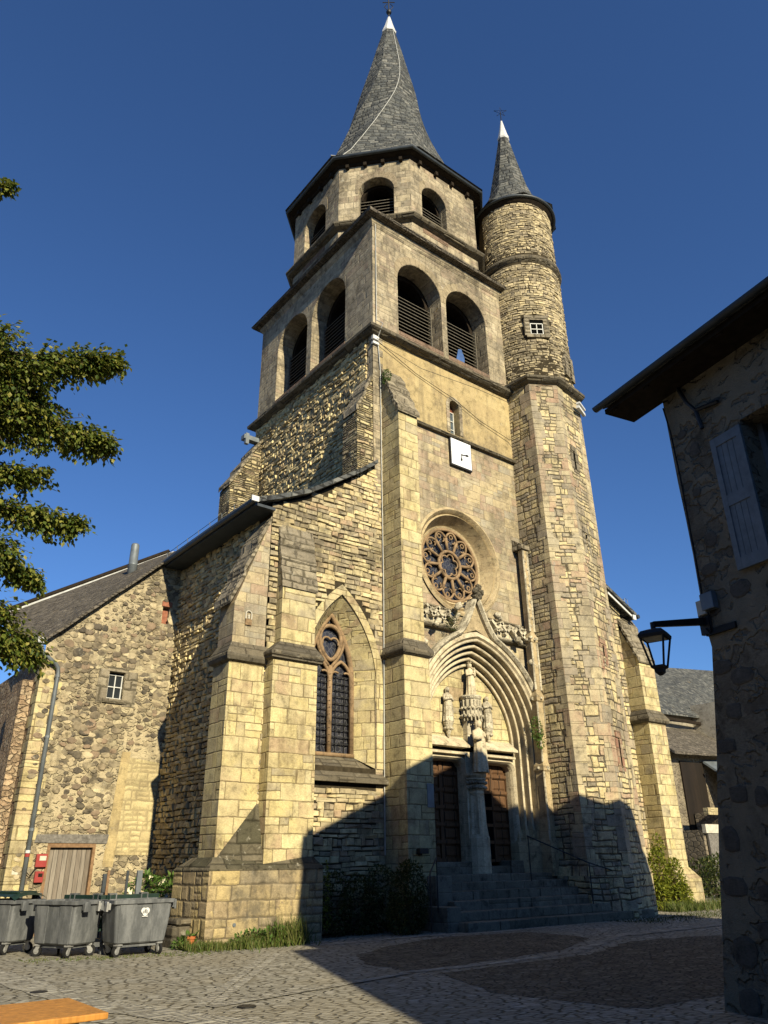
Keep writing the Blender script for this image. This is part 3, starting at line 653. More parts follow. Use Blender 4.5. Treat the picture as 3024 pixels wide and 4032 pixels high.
for (ax, ay), (bx, by), (ox, oy) in ((OCT[0], OCT[1], (0, -.54)), (OCT[2], OCT[3], (.42, 0)), (OCT[4], OCT[5], (0, .47)), (OCT[6], OCT[7], (-.49, 0))):
    m.face([(ax + ox, ay + oy, 24.22), (bx + ox, by + oy, 24.22), (bx, by, 24.6), (ax, ay, 24.6)])
m.build('belfry_skirt_roof', MAT['brownslate'], church)
# --- octagon
m = MB(); Zo0, Zo1 = 24.3, 29.12; OW = {0: (16.74 - 15.45, .70, 27.34), 7: (1.62, .76, 27.45), 6: (1.72, .84, 27.4)}
def octface(k):
    a, b = V((*OCT[k], 0)), V((*OCT[(k + 1) % 8], 0)); u = (b - a).normalized(); return a, u, V((-u.y, u.x, 0)), (b - a).length
for k in range(8):
    a, u, nin, L = octface(k); out_ = [(0, Zo0), (L, Zo0), (L, Zo1), (0, Zo1)]
    c = OW[k][0] if k in OW else L / 2
    if k in (0, 6, 7): m.panel(a, u, nin, out_, [round_arch(c, 25.7, OW[k][2], OW[k][1])], .42)
    else: m.face([a + V((0, 0, Zo0)), a + u * L + V((0, 0, Zo0)), a + u * L + V((0, 0, Zo1)), a + V((0, 0, Zo1))])
m.build('octagon_wall', MAT['belfry'], church)
for k in (0, 6, 7):
    a, u, nin, L = octface(k); c, w_, z_ = OW[k]
    bell_opening(a + u * c, u, nin, 25.5, z_, w_, .42, ring=True, seed=k + 30)
band('octagon_string', OCT, [(0, 25.42), (.22, 25.52), (.31, 25.62), (.31, 25.7), (.02, 25.98), (-.02, 26.0)], MAT['ledge'], amp=.02)
band('octagon_cornice', OCT, [(-.02, 29.02), (.08, 29.08), (.10, 29.14), (.28, 29.2), (.32, 29.24), (-.1, 29.3)], MAT['soffit'])
for k in range(8):   # little corbels under the eaves
    a, u, nin, L = octface(k)
    for j in range(4):
        c = a + u * (L * (j + .5) / 4) - nin * .12; M_ = Matrix.Translation(c) @ Matrix(((u.x, nin.x, 0, 0), (u.y, nin.y, 0, 0), (0, 0, 1, 0), (0, 0, 0, 1)))
        m = MB(); m.box(-.07, .07, -.05, .2, 28.9, 29.1, M=M_); m.build('eaves_corbel', MAT['soffit'], church)
OG = offset(OCT, .38); m = MB(); m.tube([(x, y, 29.3) for x, y in OG], .085, 8, closed=True)
m.build('gutter', MAT['gutter'], church, smooth=True)
# --- spire
SP = [(29.36, 4.58), (29.75, 4.2), (30.3, 3.75), (31.2, 3.25), (32.5, 2.78), (33.9, 2.38), (35.7, 1.99), (37.3, 1.64), (38.8, 1.36), (40.7, 1.0), (42.2, .73), (43.3, .52), (44.3, .32)]
def spire_ring(z, ap, n=8):
    t = (z - 29.4) / 15; ax, ay = 17.43 + .27 * t, 21.48 - .13 * t; tw = math.radians(58) * smooth01((z - 30.2) / 10.8)
    return [(ax + ap / math.cos(PI / 8) * math.cos(PI / 8 + k * PI / 4 - PI / 2 - PI / 4 * 1 + tw), ay + ap / math.cos(PI / 8) * math.sin(PI / 8 + k * PI / 4 - PI / 2 - PI / 4 + tw), z) for k in range(n)]
def spire_at(z):
    for (z0, a0), (z1, a1) in zip(SP[:-1], SP[1:]):
        if z0 <= z <= z1: return a0 + (a1 - a0) * (z - z0) / (z1 - z0)
    return SP[-1][1]
zs_ = [29.36 + (44.3 - 29.36) * (k / 44) ** 1.15 for k in range(45)]
m = MB(); m.rings([spire_ring(z, spire_at(z)) for z in zs_], True, True)
spire = m.build('spire', MAT['slate'], church)
m = MB(); m.rings([spire_ring(z, a) for z, a in ((44.15, .37), (44.25, .40), (44.35, .36), (44.9, .23), (45.7, .07))]); sub(m, 'lead_cap', MAT['lead'], spire)
ax, ay, _ = [sum(c) / 8 for c in zip(*spire_ring(45.5, .1))]
m = MB(); m.tube([(ax, ay, 45.6), (ax, ay, 47.6)], .035, 8); m.lathe((ax, ay), [(.02, 46.0), (.13, 46.1), (.16, 46.2), (.12, 46.32), (.02, 46.4)], 12)
m.tube([(ax - .28, ay + .22, 47.1), (ax + .28, ay - .22, 47.1)], .03, 6)
for s_ in (-1, 1): m.tube([(ax + s_ * .1, ay - s_ * .08, 46.45), (ax + s_ * .2, ay - s_ * .16, 46.7), (ax + s_ * .08, ay - s_ * .06, 46.95)], .022, 5)
sub(m, 'cross_finial', MAT['iron'], spire)
m = MB()
def ridge_pt(k, z, out=.03):
    r = spire_ring(z, spire_at(z) + out); return r[k]
RK = 7
m.tube([ridge_pt(RK, z) for z in zs_ if z < 44.2], .02, 5); sub(m, 'lightning_conductor', MAT['cable'], spire)
# snow guards on the eaves
for k in range(8):
    a, b = V((*OG[k], 29.45)), V((*OG[(k + 1) % 8], 29.45))
    for j in range(3):
        p = a.lerp(b, (j + .5) / 3); q = V((17.43, 21.5, 29.6)); p = p.lerp(q, .05)
        m = MB(); m.box(p.x - .03, p.x + .03, p.y - .03, p.y + .03, 29.4, 29.66); m.build('roof_hook', MAT['gutter'], church)

# --- stair turret
TB = [(19.9, 17.5), (19.93, 15.68), (21.0, 15.02), (22.78, 15.62), (23.75, 16.9), (23.5, 18.9), (21, 19.5)]
TT = [(20.16, 17.5), (20.25, 16.22), (21.24, 15.66), (22.9, 15.9), (23.5, 17.1), (23.2, 18.7), (21, 19.2)]
def tpoly(z): t = (z + .2) / 19.2; return [(a[0] + (b[0] - a[0]) * t, a[1] + (b[1] - a[1]) * t) for a, b in zip(TB, TT)]
m = MB(); zz = [-.3, 1.2, 1.6, 5, 10, 15, 19.0]
m.rings([[(x, y, z) for x, y in (offset(tpoly(z), .10) if z < 1.3 else tpoly(z))] for z in zz])
turret = m.build('stair_turret', MAT['turret'], church)
m = MB()
def facept(k, s_, z, out=0):
    p = tpoly(z); a, b = V((*p[k], 0)), V((*p[k + 1], 0)); u = (b - a).normalized(); nrm = V((u.y, -u.x, 0)); q = a.lerp(b, s_) + nrm * out; return V((q.x, q.y, z)), u, nrm
for s_, z, h in ((.36, 15.6, .75), (.34, 12.1, .75), (.34, 7.9, .8), (.42, 4.7, .95)):
    p, u, nr = facept(2, s_, z); M_ = Matrix.Translation(p) @ Matrix(((u.x, -nr.x, 0, 0), (u.y, -nr.y, 0, 0), (0, 0, 1, 0), (0, 0, 0, 1)))
    m.box(-.075, .075, -.012, .1, -h / 2, h / 2, M=M_)
sub(m, 'arrow_slits', MAT['void'], turret)
for s_, z, h in ((.36, 15.6, .75), (.34, 12.1, .75), (.34, 7.9, .8), (.42, 4.7, .95)):
    p, u, nr = facept(2, s_, z); M_ = Matrix.Translation(p) @ Matrix(((u.x, -nr.x, 0, 0), (u.y, -nr.y, 0, 0), (0, 0, 1, 0), (0, 0, 0, 1)))
    m = MB(); m.box(-.075, .075, -.012, .1, -h / 2, h / 2, M=M_); sl0 = m.build('arrow_slit', MAT['void'], church)
    m = MB(); m.box(-.32, -.08, -.03, .1, -h / 2 - .05, h / 2 + .02, M=M_); m.box(.08, .3, -.025, .1, -h / 2 - .02, h / 2 + .05, M=M_); m.box(-.24, .24, -.032, .1, h / 2 + .05, h / 2 + .27, M=M_)
    sub(m, 'surround', MAT['pinkstone'] if z < 9 else MAT['capstone'], sl0)
for vi in (1, 2, 3):
    m = MB(); rq = random.Random(vi); z = 1.4
    while z < 18.5:
        hh = rq.uniform(.24, .42); P_ = tpoly(z + hh / 2); c0 = V((*P_[vi], 0)); ua = (V((*P_[vi - 1], 0)) - c0).normalized(); ub = (V((*P_[vi + 1], 0)) - c0).normalized()
        la, lb = (rq.uniform(.36, .52), rq.uniform(.16, .28)) if rq.random() < .5 else (rq.uniform(.16, .28), rq.uniform(.36, .52)); na, nb = V((-ua.y, ua.x, 0)), V((ub.y, -ub.x, 0)); o_ = -(ua + ub).normalized() * .022; e = .016
        tp = lambda q, zz: (q.x + 0, q.y, zz)
        for l_, u_, n_ in ((la, ua, na), (lb, ub, nb)):
            q = [c0 + o_, c0 + u_ * l_ + n_ * e, c0 + u_ * l_ - n_ * .05, c0 + (ua + ub) * .02]
            dz = V((tpoly(z + hh)[vi][0] - tpoly(z)[vi][0], tpoly(z + hh)[vi][1] - tpoly(z)[vi][1], 0)) / 2
            a_ = [p_ - dz + V((0, 0, z)) for p_ in q]; b_ = [p_ + dz + V((0, 0, z + hh - .015)) for p_ in q]
            if (q[1] - q[0]).cross(q[2] - q[0]).z < 0: a_, b_ = a_[::-1], b_[::-1]
            m.rings([a_, b_])
        z += hh
    sub(m, 'corner_quoins', MAT['quoin'], turret)
band('turret_cornice', tpoly(19), [(0, 18.82), (.16, 18.9), (.27, 19.0), (.27, 19.1), (-.3, 19.42)], MAT['ledge'], amp=.02)
DC = (21.95, 17.5)
m = MB(cyl=(*DC, 1.75)); m.lathe(DC, [(1.78, 19.1), (1.76, 21.0), (1.75, 23), (1.75, 25.6)], 72, cap=False); m.lathe(DC, [(1.72, 25.6), (1.70, 27.5), (1.70, 28.9)], 72, cap=False)
drum = m.build('turret_drum', MAT['joint'], church, smooth=True)
def drum_ok(u, z):
    a = u / 1.75; x, y = DC[0] + 1.75 * math.cos(a), DC[1] + 1.75 * math.sin(a)
    for (wx, wy), za, zb, hw in (((20.93, 16.02), 21.25, 22.45, .55), ((22.46, 15.8), 19.6, 20.9, .45)):
        d = V((wx - DC[0], wy - DC[1])).normalized() * 1.75
        if za < z < zb and math.hypot(x - DC[0] - d.x, y - DC[1] - d.y) < hw: return False
    return not 25.3 < z < 25.9
rubble_field('drum_rubble', MAT['st_drum'], lambda u, z, d: (DC[0] + ((1.755 if z < 25.6 else 1.70) + d) * math.cos(u / 1.75), DC[1] + ((1.755 if z < 25.6 else 1.70) + d) * math.sin(u / 1.75), z), 1.75 * math.radians(165), 1.75 * math.radians(385), 19.25, 28.85, drum_ok, hs=(.07, .16), ws=(.14, .42), out=(.008, .04), seed=9)
m = MB(); m.lathe(DC, [(1.7, 25.38), (1.86, 25.5), (1.9, 25.58), (1.88, 25.7), (1.7, 25.84)], 72, cap=False); sub(m, 'drum_string', MAT['ledge'], drum, smooth=True)
m = MB(); m.lathe(DC, [(1.68, 28.86), (1.74, 28.92), (1.76, 28.98), (1.88, 29.04), (1.9, 29.1), (1.5, 29.14)], 60, cap=False); sub(m, 'drum_eaves', MAT['soffit'], drum, smooth=True)
m = MB(); m.tube([(DC[0] + 1.93 * math.cos(2 * PI * k / 48), DC[1] + 1.93 * math.sin(2 * PI * k / 48), 29.15) for k in range(48)], .08, 8, closed=True); sub(m, 'drum_gutter', MAT['gutter'], drum, smooth=True)
def drumwin(px, z0, z1, w, glass=True):
    d = V((px[0] - DC[0], px[1] - DC[1], 0)).normalized(); u = V((-d.y, d.x, 0)); c = V((*DC, 0)) + d * 1.74
    return Matrix.Translation(c) @ Matrix(((u.x, -d.x, 0, 0), (u.y, -d.y, 0, 0), (0, 0, 1, 0), (0, 0, 0, 1)))
M_ = drumwin((20.25, 15.9), 0, 0, 0); M_ = drumwin((20.93, 16.02), 0, 0, 0)
m = MB(); m.box(-.29, .29, -.03, .12, 21.45, 22.2, M=M_); dwin = m.build('drum_window', MAT['void'], church)
m = MB()
m.box(-.52, -.29, -.06, .1, 21.4, 22.22, M=M_); m.box(.29, .54, -.06, .1, 21.35, 22.22, M=M_); m.box(-.5, .52, -.065, .1, 22.2, 22.42, M=M_); m.box(-.45, .5, -.08, .1, 21.3, 21.45, M=M_)
sub(m, 'stone_surround', MAT['capstone'], dwin)
m = MB()
for x in (-.26, -.0, .25): m.box(x - .016, x + .016, -.052, -.032, 21.46, 22.0, M=M_)
for z in (21.47, 21.72, 22.0): m.box(-.26, .25, -.052, -.033, z - .018, z + .018, M=M_)
sub(m, 'white_frame', MAT['whiteframe'], dwin)
M_ = drumwin((22.46, 15.8), 0, 0, 0)
m = MB(); m.box(-.10, .10, -.03, .1, 19.75, 20.6, M=M_); ds = m.build('drum_slit', MAT['void'], church)
m = MB(); m.box(-.5, -.1, -.09, .1, 19.7, 20.62, M=M_); m.box(.1, .4, -.09, .1, 19.7, 20.62, M=M_); m.box(-.35, .35, -.10, .1, 20.6, 20.85, M=M_); sub(m, 'slit_jambs', MAT['capstone'], ds)
m = MB(); prof = [(29.2, 1.95), (29.5, 1.66), (29.9, 1.38), (30.5, 1.08), (31.2, .89), (33, .58), (35.2, .22)]
tr_ = lambda z, a, t=.2: [(DC[0] + a / math.cos(PI / 8) * math.cos(t + k * PI / 4), DC[1] + a / math.cos(PI / 8) * math.sin(t + k * PI / 4), z) for k in range(8)]
m.rings([tr_(z, a) for z, a in prof]); troof = m.build('turret_roof', MAT['slate'], church)
m = MB(); m.rings([tr_(z, a) for z, a in ((35.05, .26), (35.15, .29), (35.25, .25), (35.8, .15), (36.5, .04))]); sub(m, 'lead_cap', MAT['lead'], troof)
m = MB(); m.tube([(*DC, 36.4), (*DC, 37.25)], .022, 6); pts = [(DC[0] + .34 * math.cos(PI / 2 + k * 2 * PI / 5) * .777, DC[1] - .34 * math.cos(PI / 2 + k * 2 * PI / 5) * .63, 37.2 + .34 * math.sin(PI / 2 + k * 2 * PI / 5)) for k in range(5)]
m.tube([pts[k] for k in (0, 2, 4, 1, 3)], .016, 5, closed=True); sub(m, 'star_finial', MAT['iron'], troof)

# --- buttresses
def slabcap(p, q, z0, z1, steps, w0, w1, axis, mat, name, over=.07, par=church):
    """stepped slabs climbing from p (low, outer) to q (high, at the wall) along axis; w0..w1 across"""
    m = MB()
    for k in range(steps):
        a0, a1 = p + (q - p) * k / steps - (over if k == 0 else .06) * (1 if q > p else -1), p + (q - p) * (k + 1) / steps
        zz0, zz1 = z0 + (z1 - z0) * k / steps, z0 + (z1 - z0) * (k + 1) / steps; th = .16
        P_ = []
        for (a, z) in ((a0, zz0 - th * .7), (a1, zz1 - th), (a1, zz1 + .03), (a0, zz0 + .10)):
            P_.append([(a, b, z) if axis == 'x' else (b, a, z) for b in (w0 - over, w1 + over)])
        m.hexa([P_[0][0], P_[0][1], P_[1][1], P_[1][0], P_[3][0], P_[3][1], P_[2][1], P_[2][0]])
    return sub(m, name, mat, par) if par is not church else m.build(name, mat, church)
def buttress(name, poly_low, z_low, poly_up, z_up, cornice=.12, up_hi=None, mat='ashlar', cmat='ledge', z0=-.3, umat=None):
    m = MB(); m.prism(poly_low, z0, z_low); o = m.build(name, MAT[mat], church)
    m = MB(); m.rings([[(x, y, z_low - .02) for x, y in offset(poly_low, -.01)], [(x, y, z_low + .03) for x, y in offset(poly_low, cornice * .7)], [(x, y, z_low + .12) for x, y in offset(poly_low, cornice)],
                       [(x, y, z_low + .19) for x, y in offset(poly_low, cornice)], [(x, y, z_low + .5) for x, y in offset(poly_up, .0)]]); sub(m, 'weathered_cornice', MAT[cmat], o)
    m = MB()
    pts0 = [(x, y, z_low + .3) for x, y in poly_up]; m.rings([pts0, [(x, y, z) for (x, y), z in zip(poly_up, up_hi)]])
    sub(m, 'upper_stage', MAT[umat or mat], o)
    return o
# forward buttress on the tower corner
b = buttress('tower_buttress', [(13.6, 16.35), (14.55, 16.35), (14.55, 17.4), (13.6, 17.4)], 7.0, [(13.66, 16.42), (14.46, 16.42), (14.46, 17.4), (13.66, 17.4)], 0, .11, [15.2, 15.2, 17.3, 17.3])
slabcap(16.42, 17.32, 15.25, 17.35, 4, 13.66, 14.46, 'y', MAT['capstone'], 'cap_slabs', .07, b)
# left buttresses on the tower flank
m = MB(); m.rings([[(12.64, y, z) for y, z in ((17.32, 11.5), (18.13, 11.5), (18.13, 15.3), (17.32, 15.3))], [(13.35, y, z) for y, z in ((17.32, 11.5), (18.13, 11.5), (18.13, 17.0), (17.32, 17.0))]])
b = m.build('flank_buttress', MAT['coursed'], church); slabcap(12.64, 13.34, 15.35, 17.05, 2, 17.34, 18.1, 'x', MAT['capstone'], 'cap_slabs', .05, b)
m = MB(); m.rings([[(12.0, y, z) for y, z in ((25.0, 11.5), (25.9, 11.5), (25.9, 15.4), (25.0, 15.4))], [(13.35, y, z) for y, z in ((25.0, 11.5), (25.9, 11.5), (25.9, 17.9), (25.0, 17.9))]])
b = m.build('flank_buttress', MAT['coursed'], church); slabcap(12.0, 13.34, 15.5, 18.0, 3, 25.02, 25.88, 'x', MAT['capstone'], 'cap_slabs', .06, b)
m = MB(); m.box(12.55, 13.3, 25.2, 25.5, 17.85, 18.05); m.box(12.6, 12.75, 25.15, 25.3, 17.6, 18.1, M=None); m.build('gutter_spout', MAT['zinc'], church)
# aisle corner: front buttress and side buttress
b = buttress('aisle_buttress', [(9.7, 16.9), (11.05, 16.9), (11.05, 17.4), (9.7, 17.4)], 6.42, [(9.92, 16.96), (10.98, 16.96), (10.98, 17.4), (9.92, 17.4)], 0, .13, [8.45, 8.45, 10.3, 10.3])
slabcap(16.96, 17.32, 8.55, 10.45, 3, 9.92, 10.98, 'y', MAT['capstone'], 'cap_slabs', .04, b)
b = buttress('aisle_buttress', [(8.66, 17.3), (9.75, 17.3), (9.75, 18.15), (8.66, 18.15)], 6.3, [(8.7, 17.303), (9.75, 17.303), (9.75, 18.1), (8.7, 18.1)], 0, .13, [7.85, 10.7, 10.7, 7.85], umat='facade')
slabcap(8.62, 9.66, 7.92, 10.55, 3, 17.34, 18.2, 'x', MAT['capstone'], 'cap_slabs', .05, b)
PL = [(8.25, 18.5), (8.4, 16.98), (11.18, 16.62), (11.18, 17.4), (9.7, 18.5)]
m = MB(); m.prism(PL, -.3, 1.5)
pl2 = [(8.58, 18.27), (8.6, 17.26), (11.06, 16.88), (11.06, 17.4), (9.7, 18.3)]
pln = m.build('plinth', MAT['plinthst'], church)
m = MB(); m.rings([[(x, y, 1.5) for x, y in offset(PL, .012)], [(x, y, 1.53) for x, y in offset(PL, .012)], [(x, y, 1.78) for x, y in pl2]], False, True); sub(m, 'weathered_top', MAT['mossdark'], pln)
m = MB(); m.rings([[(8.62, 17.24, 1.7), (9.72, 16.93, 1.7), (9.76, 17.34, 1.7)], [(9.70, 17.28, 3.0), (9.705, 17.275, 3.0), (9.71, 17.285, 3.0)]]); sub(m, 'lichened_infill', MAT['mossdark'], pln)
m = MB(); m.tube([(9.05, 16.88, .42), (9.05, 16.9, .42)], .04, 10); sub(m, 'drain_outlet', MAT['zinc'], pln)
# --- aisle (left)
VER = [(9.02, 10.80), (9.75, 11.10), (10.75, 11.58), (11.66, 12.2), (12.62, 12.86), (13.3, 13.4)]
m = MB()
m.panel((0, Y0 + .003, 0), UX, NY, [(9.65, -.3), (13.62, -.3), (13.62, 12.6), (13.3, 13.2)] + [(x, z - .12) for x, z in VER[::-1][1:-1]] + [(9.65, 10.95)], [pointed_loop(12.1, 3.95, 6.2, 1.24, 2.0)], .02)
m.build('aisle_wall', MAT['joint'], church)
def in_aisle(x, z):
    top = 13.1
    for (xa, za), (xb, zb) in zip(VER[:-1], VER[1:]):
        if xa <= x <= xb: top = za + (zb - za) * (x - xa) / (xb - xa)
    if z > top - .2: return False
    if abs(x - 12.1) < 1.5 and 3.4 < z < 6.3: return False
    if z >= 6.3:
        R_ = 1.46 + 2.0; dx = abs(x - 12.1) + 2.0
        if dx * dx + (z - 6.2) ** 2 < (R_ + .06) ** 2 and abs(x - 12.1) < 1.5: return False
    return not (3.4 < z < 3.75)
rubble_field('aisle_rubble', MAT['st_aisle'], lambda u, z, d: (u, Y0 + .003 - d, z), 9.66, 13.58, .1, 13.1, in_aisle, hs=(.10, .2), ws=(.18, .55), out=(.012, .045), seed=7)
m = MB(); m.face([(9.65, 45, -.3), (9.65, 17.303, -.3), (9.65, 17.303, 11.0), (9.65, 45, 11.0)]); m.build('aisle_side_wall', MAT['joint'], church)
rubble_field('aisle_side_rubble', MAT['st_side'], lambda u, z, d: (9.65 - d, -u, z), -24.2, -18.0, .2, 10.7, seed=5, out=(.015, .07))
m = MB(); n_ = 14
yy_ = [17.06 + (34 - 17.06) * k / n_ for k in range(n_ + 1)]
tops = [[(x, y, z + .1 + .02 * mnoise.noise(V((x * 3, y * 2, 0)))) for x, z in VER] for y in yy_]; bots = [[(x, y, z - .05) for x, z in VER] for y in yy_]
for a, bb in zip(range(n_), range(1, n_ + 1)):
    for k in range(len(VER) - 1):
        m.face([tops[a][k], tops[a][k + 1], tops[bb][k + 1], tops[bb][k]]); m.face([bots[a][k], bots[bb][k], bots[bb][k + 1], bots[a][k + 1]])
    m.face([bots[a][0], tops[a][0], tops[bb][0], bots[bb][0]])
for k in range(len(VER) - 1): m.face([bots[0][k], bots[0][k + 1], tops[0][k + 1], tops[0][k]])
aroof = m.build('aisle_roof', MAT['slate'], church)
m = MB(); m.face([(13.3, 34, 13.5), (13.3, 25.6, 13.5), (17.4, 25.6, 15.8), (17.4, 34, 15.8)]); m.face([(17.4, 34, 15.8), (17.4, 25.6, 15.8), (25, 25.6, 11.5), (25, 34, 11.5)]); m.face([(9.02, 34, 0), (26, 34, 0), (26, 34, 10), (17.4, 34, 15.8), (9.02, 34, 10.8)]); m.face([(25, 17.6, 0), (25, 34, 0), (25, 34, 11.5), (25, 17.6, 11.5)])
m.build('nave', MAT['slate'], church)
m = MB(); m.tube([(8.94, y, 10.78) for y in (17.0, 20, 24.4)], .085, 8); m.box(9.0, 9.65, 17.1, 24.3, 10.66, 10.74); o = m.build('aisle_gutter', MAT['gutter'], church)
m = MB(); m.box(8.83, 9.05, 16.98, 17.02, 10.72, 10.88); sub(m, 'gutter_end', MAT['lead'], o)
m = MB()
for k in range(7): m.tube([(9.2, 18.7 + k * .8, 10.95), (9.15, 18.7 + k * .8, 11.32)], .012, 4)
for h in (11.15, 11.3): m.tube([(9.17, 18.6, h), (9.17, 23.8, h)], .012, 4)
m.build('snow_rail', MAT['zinc'], church)
# --- lancet window
cx, zs0 = 12.12, 6.35
m = MB()   # splayed surround lofted from the wall face to the glass plane
Lo = [(cx - .02 + x - 12.1, z) for x, z in [(12.1 + 1.22, 3.95)] + pointed(12.1, 6.2, 1.22, 2.0, 14) + [(12.1 - 1.22, 3.95)]]
Li = [(cx + .76, 4.3)] + pointed(cx, zs0, .76, 2.0, 14) + [(cx - .76, 4.3)]
m.rings([[(x, 17.27, z) for x, z in Lo], [(x, 17.31, z) for x, z in Lo], [(x, 17.86, z) for x, z in Li]], False, False, closed=False)
Lo2 = [(12.1 + 1.46, 3.95)] + pointed(12.1, 6.2, 1.46, 2.0, 14) + [(12.1 - 1.46, 3.95)]
m.rings([[(x, 17.3, z) for x, z in Lo2], [(x, 17.27, z) for x, z in Lo2], [(x, 17.27, z) for x, z in Lo]], False, False, closed=False)
lanc = m.build('lancet_window', MAT['ashlar'], church)
m = MB(); m.hexa([(10.4, 17.12, 3.55), (13.6, 17.12, 3.55), (13.6, 17.9, 3.55), (10.4, 17.9, 3.55), (10.4, 17.12, 3.66), (13.6, 17.12, 3.66), (13.36, 17.9, 4.34), (10.4, 17.9, 4.34)]); sub(m, 'sloping_sill', MAT['ledge'], lanc)
m = MB(); m.panel((0, 17.98, 0), UX, NY, Li[::-1], [], 0); sub(m, 'leaded_glass', MAT['glass'], lanc)
m = MB(); yb = 17.88
P2 = lambda pts: [(x, yb, z) for x, z in pts]
m.tube(P2(Li), .085, 8); m.tube(P2([(cx, 4.3), (cx, 6.75)]), .075, 8); m.box(cx - .8, cx + .8, yb - .1, yb + .06, 4.26, 4.36)
for s_ in (-1, 1):
    c2 = cx + s_ * .38
    m.tube(P2(pointed(c2, 6.35, .36, .25, 10)), .055, 6)
    for e in (-1, 1): m.tube(P2(arc(c2 + e * .19, 6.45, .15, 8, -.3 if e > 0 else .9, 2.2 if e > 0 else PI + .3)), .035, 5)
    # upper mouchette flanks
    m.tube(P2([(cx + s_ * (.06 + .60 * math.sin(t * PI * .5) * (1 - .35 * t)), 6.75 + 1.0 * t) for t in [k / 10 for k in range(11)]]), .05, 6)
m.tube(P2([(cx + .36 * math.sin(t) * (1 - .25 * math.cos(t)), 7.42 - .50 * math.cos(t)) for t in [2 * PI * k / 24 for k in range(24)]]), .065, 6, closed=True)
for s_ in (-1, 1):
    m.tube(P2(arc(cx + s_ * .13, 7.42, .15, 10, -.4 if s_ > 0 else .6, 2.6 if s_ > 0 else PI + .4)), .035, 5)
sub(m, 'tracery', MAT['tracery'], lanc, smooth=True)
m = MB()
for k in range(11):
    z = 4.62 + k * .185
    for s_ in (-1, 1):
        m.box(cx + s_ * .39 - .34, cx + s_ * .39 + .34, 17.9, 17.925, z - .012, z + .012); m.tube([(cx + s_ * .39 + .3, 17.91, z), (cx + s_ * .39 + .36, 17.80, z + .03)], .01, 4)
for x in (-.55, -.25, .25, .55): m.box(cx + x - .008, cx + x + .008, 17.93, 17.945, 4.35, 6.5)
sub(m, 'saddle_bars', MAT['iron'], lanc)
# --- right aisle
m = MB(); m.panel((0, 17.62, 0), UX, NY, [(22.5, -.3), (26.2, -.3), (26.2, 10.85), (25.1, 11.45), (22.5, 12.7)], [], 0); m.face([(26.2, 17.62, -.3), (26.2, 34, -.3), (26.2, 34, 10.8), (26.2, 17.62, 10.85)])
m.build('right_aisle_wall', MAT['turret'], church)
m = MB(); V2 = [(26.78, 10.72), (25.1, 11.55), (22.8, 12.75), (21.5, 13.4)]
for (xa, za), (xb, zb) in zip(V2[:-1], V2[1:]): m.hexa([(xb, 17.2, zb - .06), (xa, 17.2, za - .06), (xa, 34, za - .06), (xb, 34, zb - .06), (xb, 17.2, zb + .08), (xa, 17.2, za + .08), (xa, 34, za + .08), (xb, 34, zb + .08)])
m.build('right_aisle_roof', MAT['slate'], church)
m = MB()
for (xa, za), (xb, zb) in zip(V2[:2], V2[1:3]): m.hexa([(xb, 17.26, zb - .22), (xa - .1, 17.26, za - .18), (xa - .1, 17.3, za - .18), (xb, 17.3, zb - .22), (xb, 17.26, zb - .13), (xa - .1, 17.26, za - .1), (xa - .1, 17.3, za - .1), (xb, 17.3, zb - .13)])
m.box(26.5, 26.7, 17.2, 17.24, 10.5, 10.7); m.build('white_bargeboard', MAT['lead'], church)
m = MB(); m.tube([(26.82, 17.15, 10.66), (26.82, 24, 10.66)], .09, 8); m.build('right_gutter', MAT['gutter'], church)
m = MB(); m.tube([(26.3, 17.4, 11.05), (26.4, 17.4, 11.42), (26.55, 17.4, 11.40), (26.6, 17.4, 10.95)], .012, 4); m.tube([(26.4, 17.4, 11.4), (26.4, 22, 11.4)], .012, 4); m.build('right_snow_rail', MAT['zinc'], church)
b = buttress('right_buttress', [(25.97, 16.9), (27.07, 16.9), (27.07, 17.8), (25.97, 17.8)], 6.32, [(26.0, 16.95), (27.0, 16.95), (27.0, 17.8), (26.0, 17.8)], 0, .13, [8.65, 8.65, 10.5, 10.5], 'ashlar')
slabcap(16.95, 17.66, 8.72, 10.6, 4, 26.0, 27.0, 'y', MAT['capstone'], 'cap_slabs', .05, b)
m = MB(); m.prism([(25.8, 16.6), (27.3, 16.6), (27.3, 17.9), (25.8, 17.9)], -.3, 1.0); m.rings([[(25.8, 16.6, 1.0), (27.3, 16.6, 1.0), (27.3, 17.9, 1.0), (25.8, 17.9, 1.0)], [(25.95, 16.88, 1.35), (27.08, 16.88, 1.35), (27.08, 17.8, 1.35), (25.95, 17.8, 1.35)]]); sub(m, 'plinth', MAT['ashlar'], b)
# --- rose window
rc, rz = (16.9, 10.85), 0
m = MB(); n = 64
prof = [(1.84, 17.29), (1.93, 17.24), (1.84, 17.2), (1.76, 17.28), (1.72, 17.36), (1.66, 17.3), (1.60, 17.42), (1.50, 17.62), (1.42, 17.74), (1.40, 17.70), (1.32, 17.74), (1.30, 17.86)]
m.rings([[(rc[0] + r * math.cos(2 * PI * k / n), y, rc[1] + r * math.sin(2 * PI * k / n)) for k in range(n)] for r, y in prof], False, False)
rose = m.build('rose_window', MAT['smooth'], church, smooth=True, auto=.7)
m = MB(); m.panel((0, 17.86, 0), UX, NY, circle(*rc, 1.34), [], 0); sub(m, 'dark_leaded_glass', MAT['glass'], rose)
m = MB(); Q = lambda r, a, y=17.76: (rc[0] + r * math.cos(a), y, rc[1] + r * math.sin(a))
m.tube([Q(.49, 2 * PI * k / 36) for k in range(36)], .06, 7, closed=True); m.tube([Q(1.29, 2 * PI * k / 60) for k in range(60)], .06, 7, closed=True)
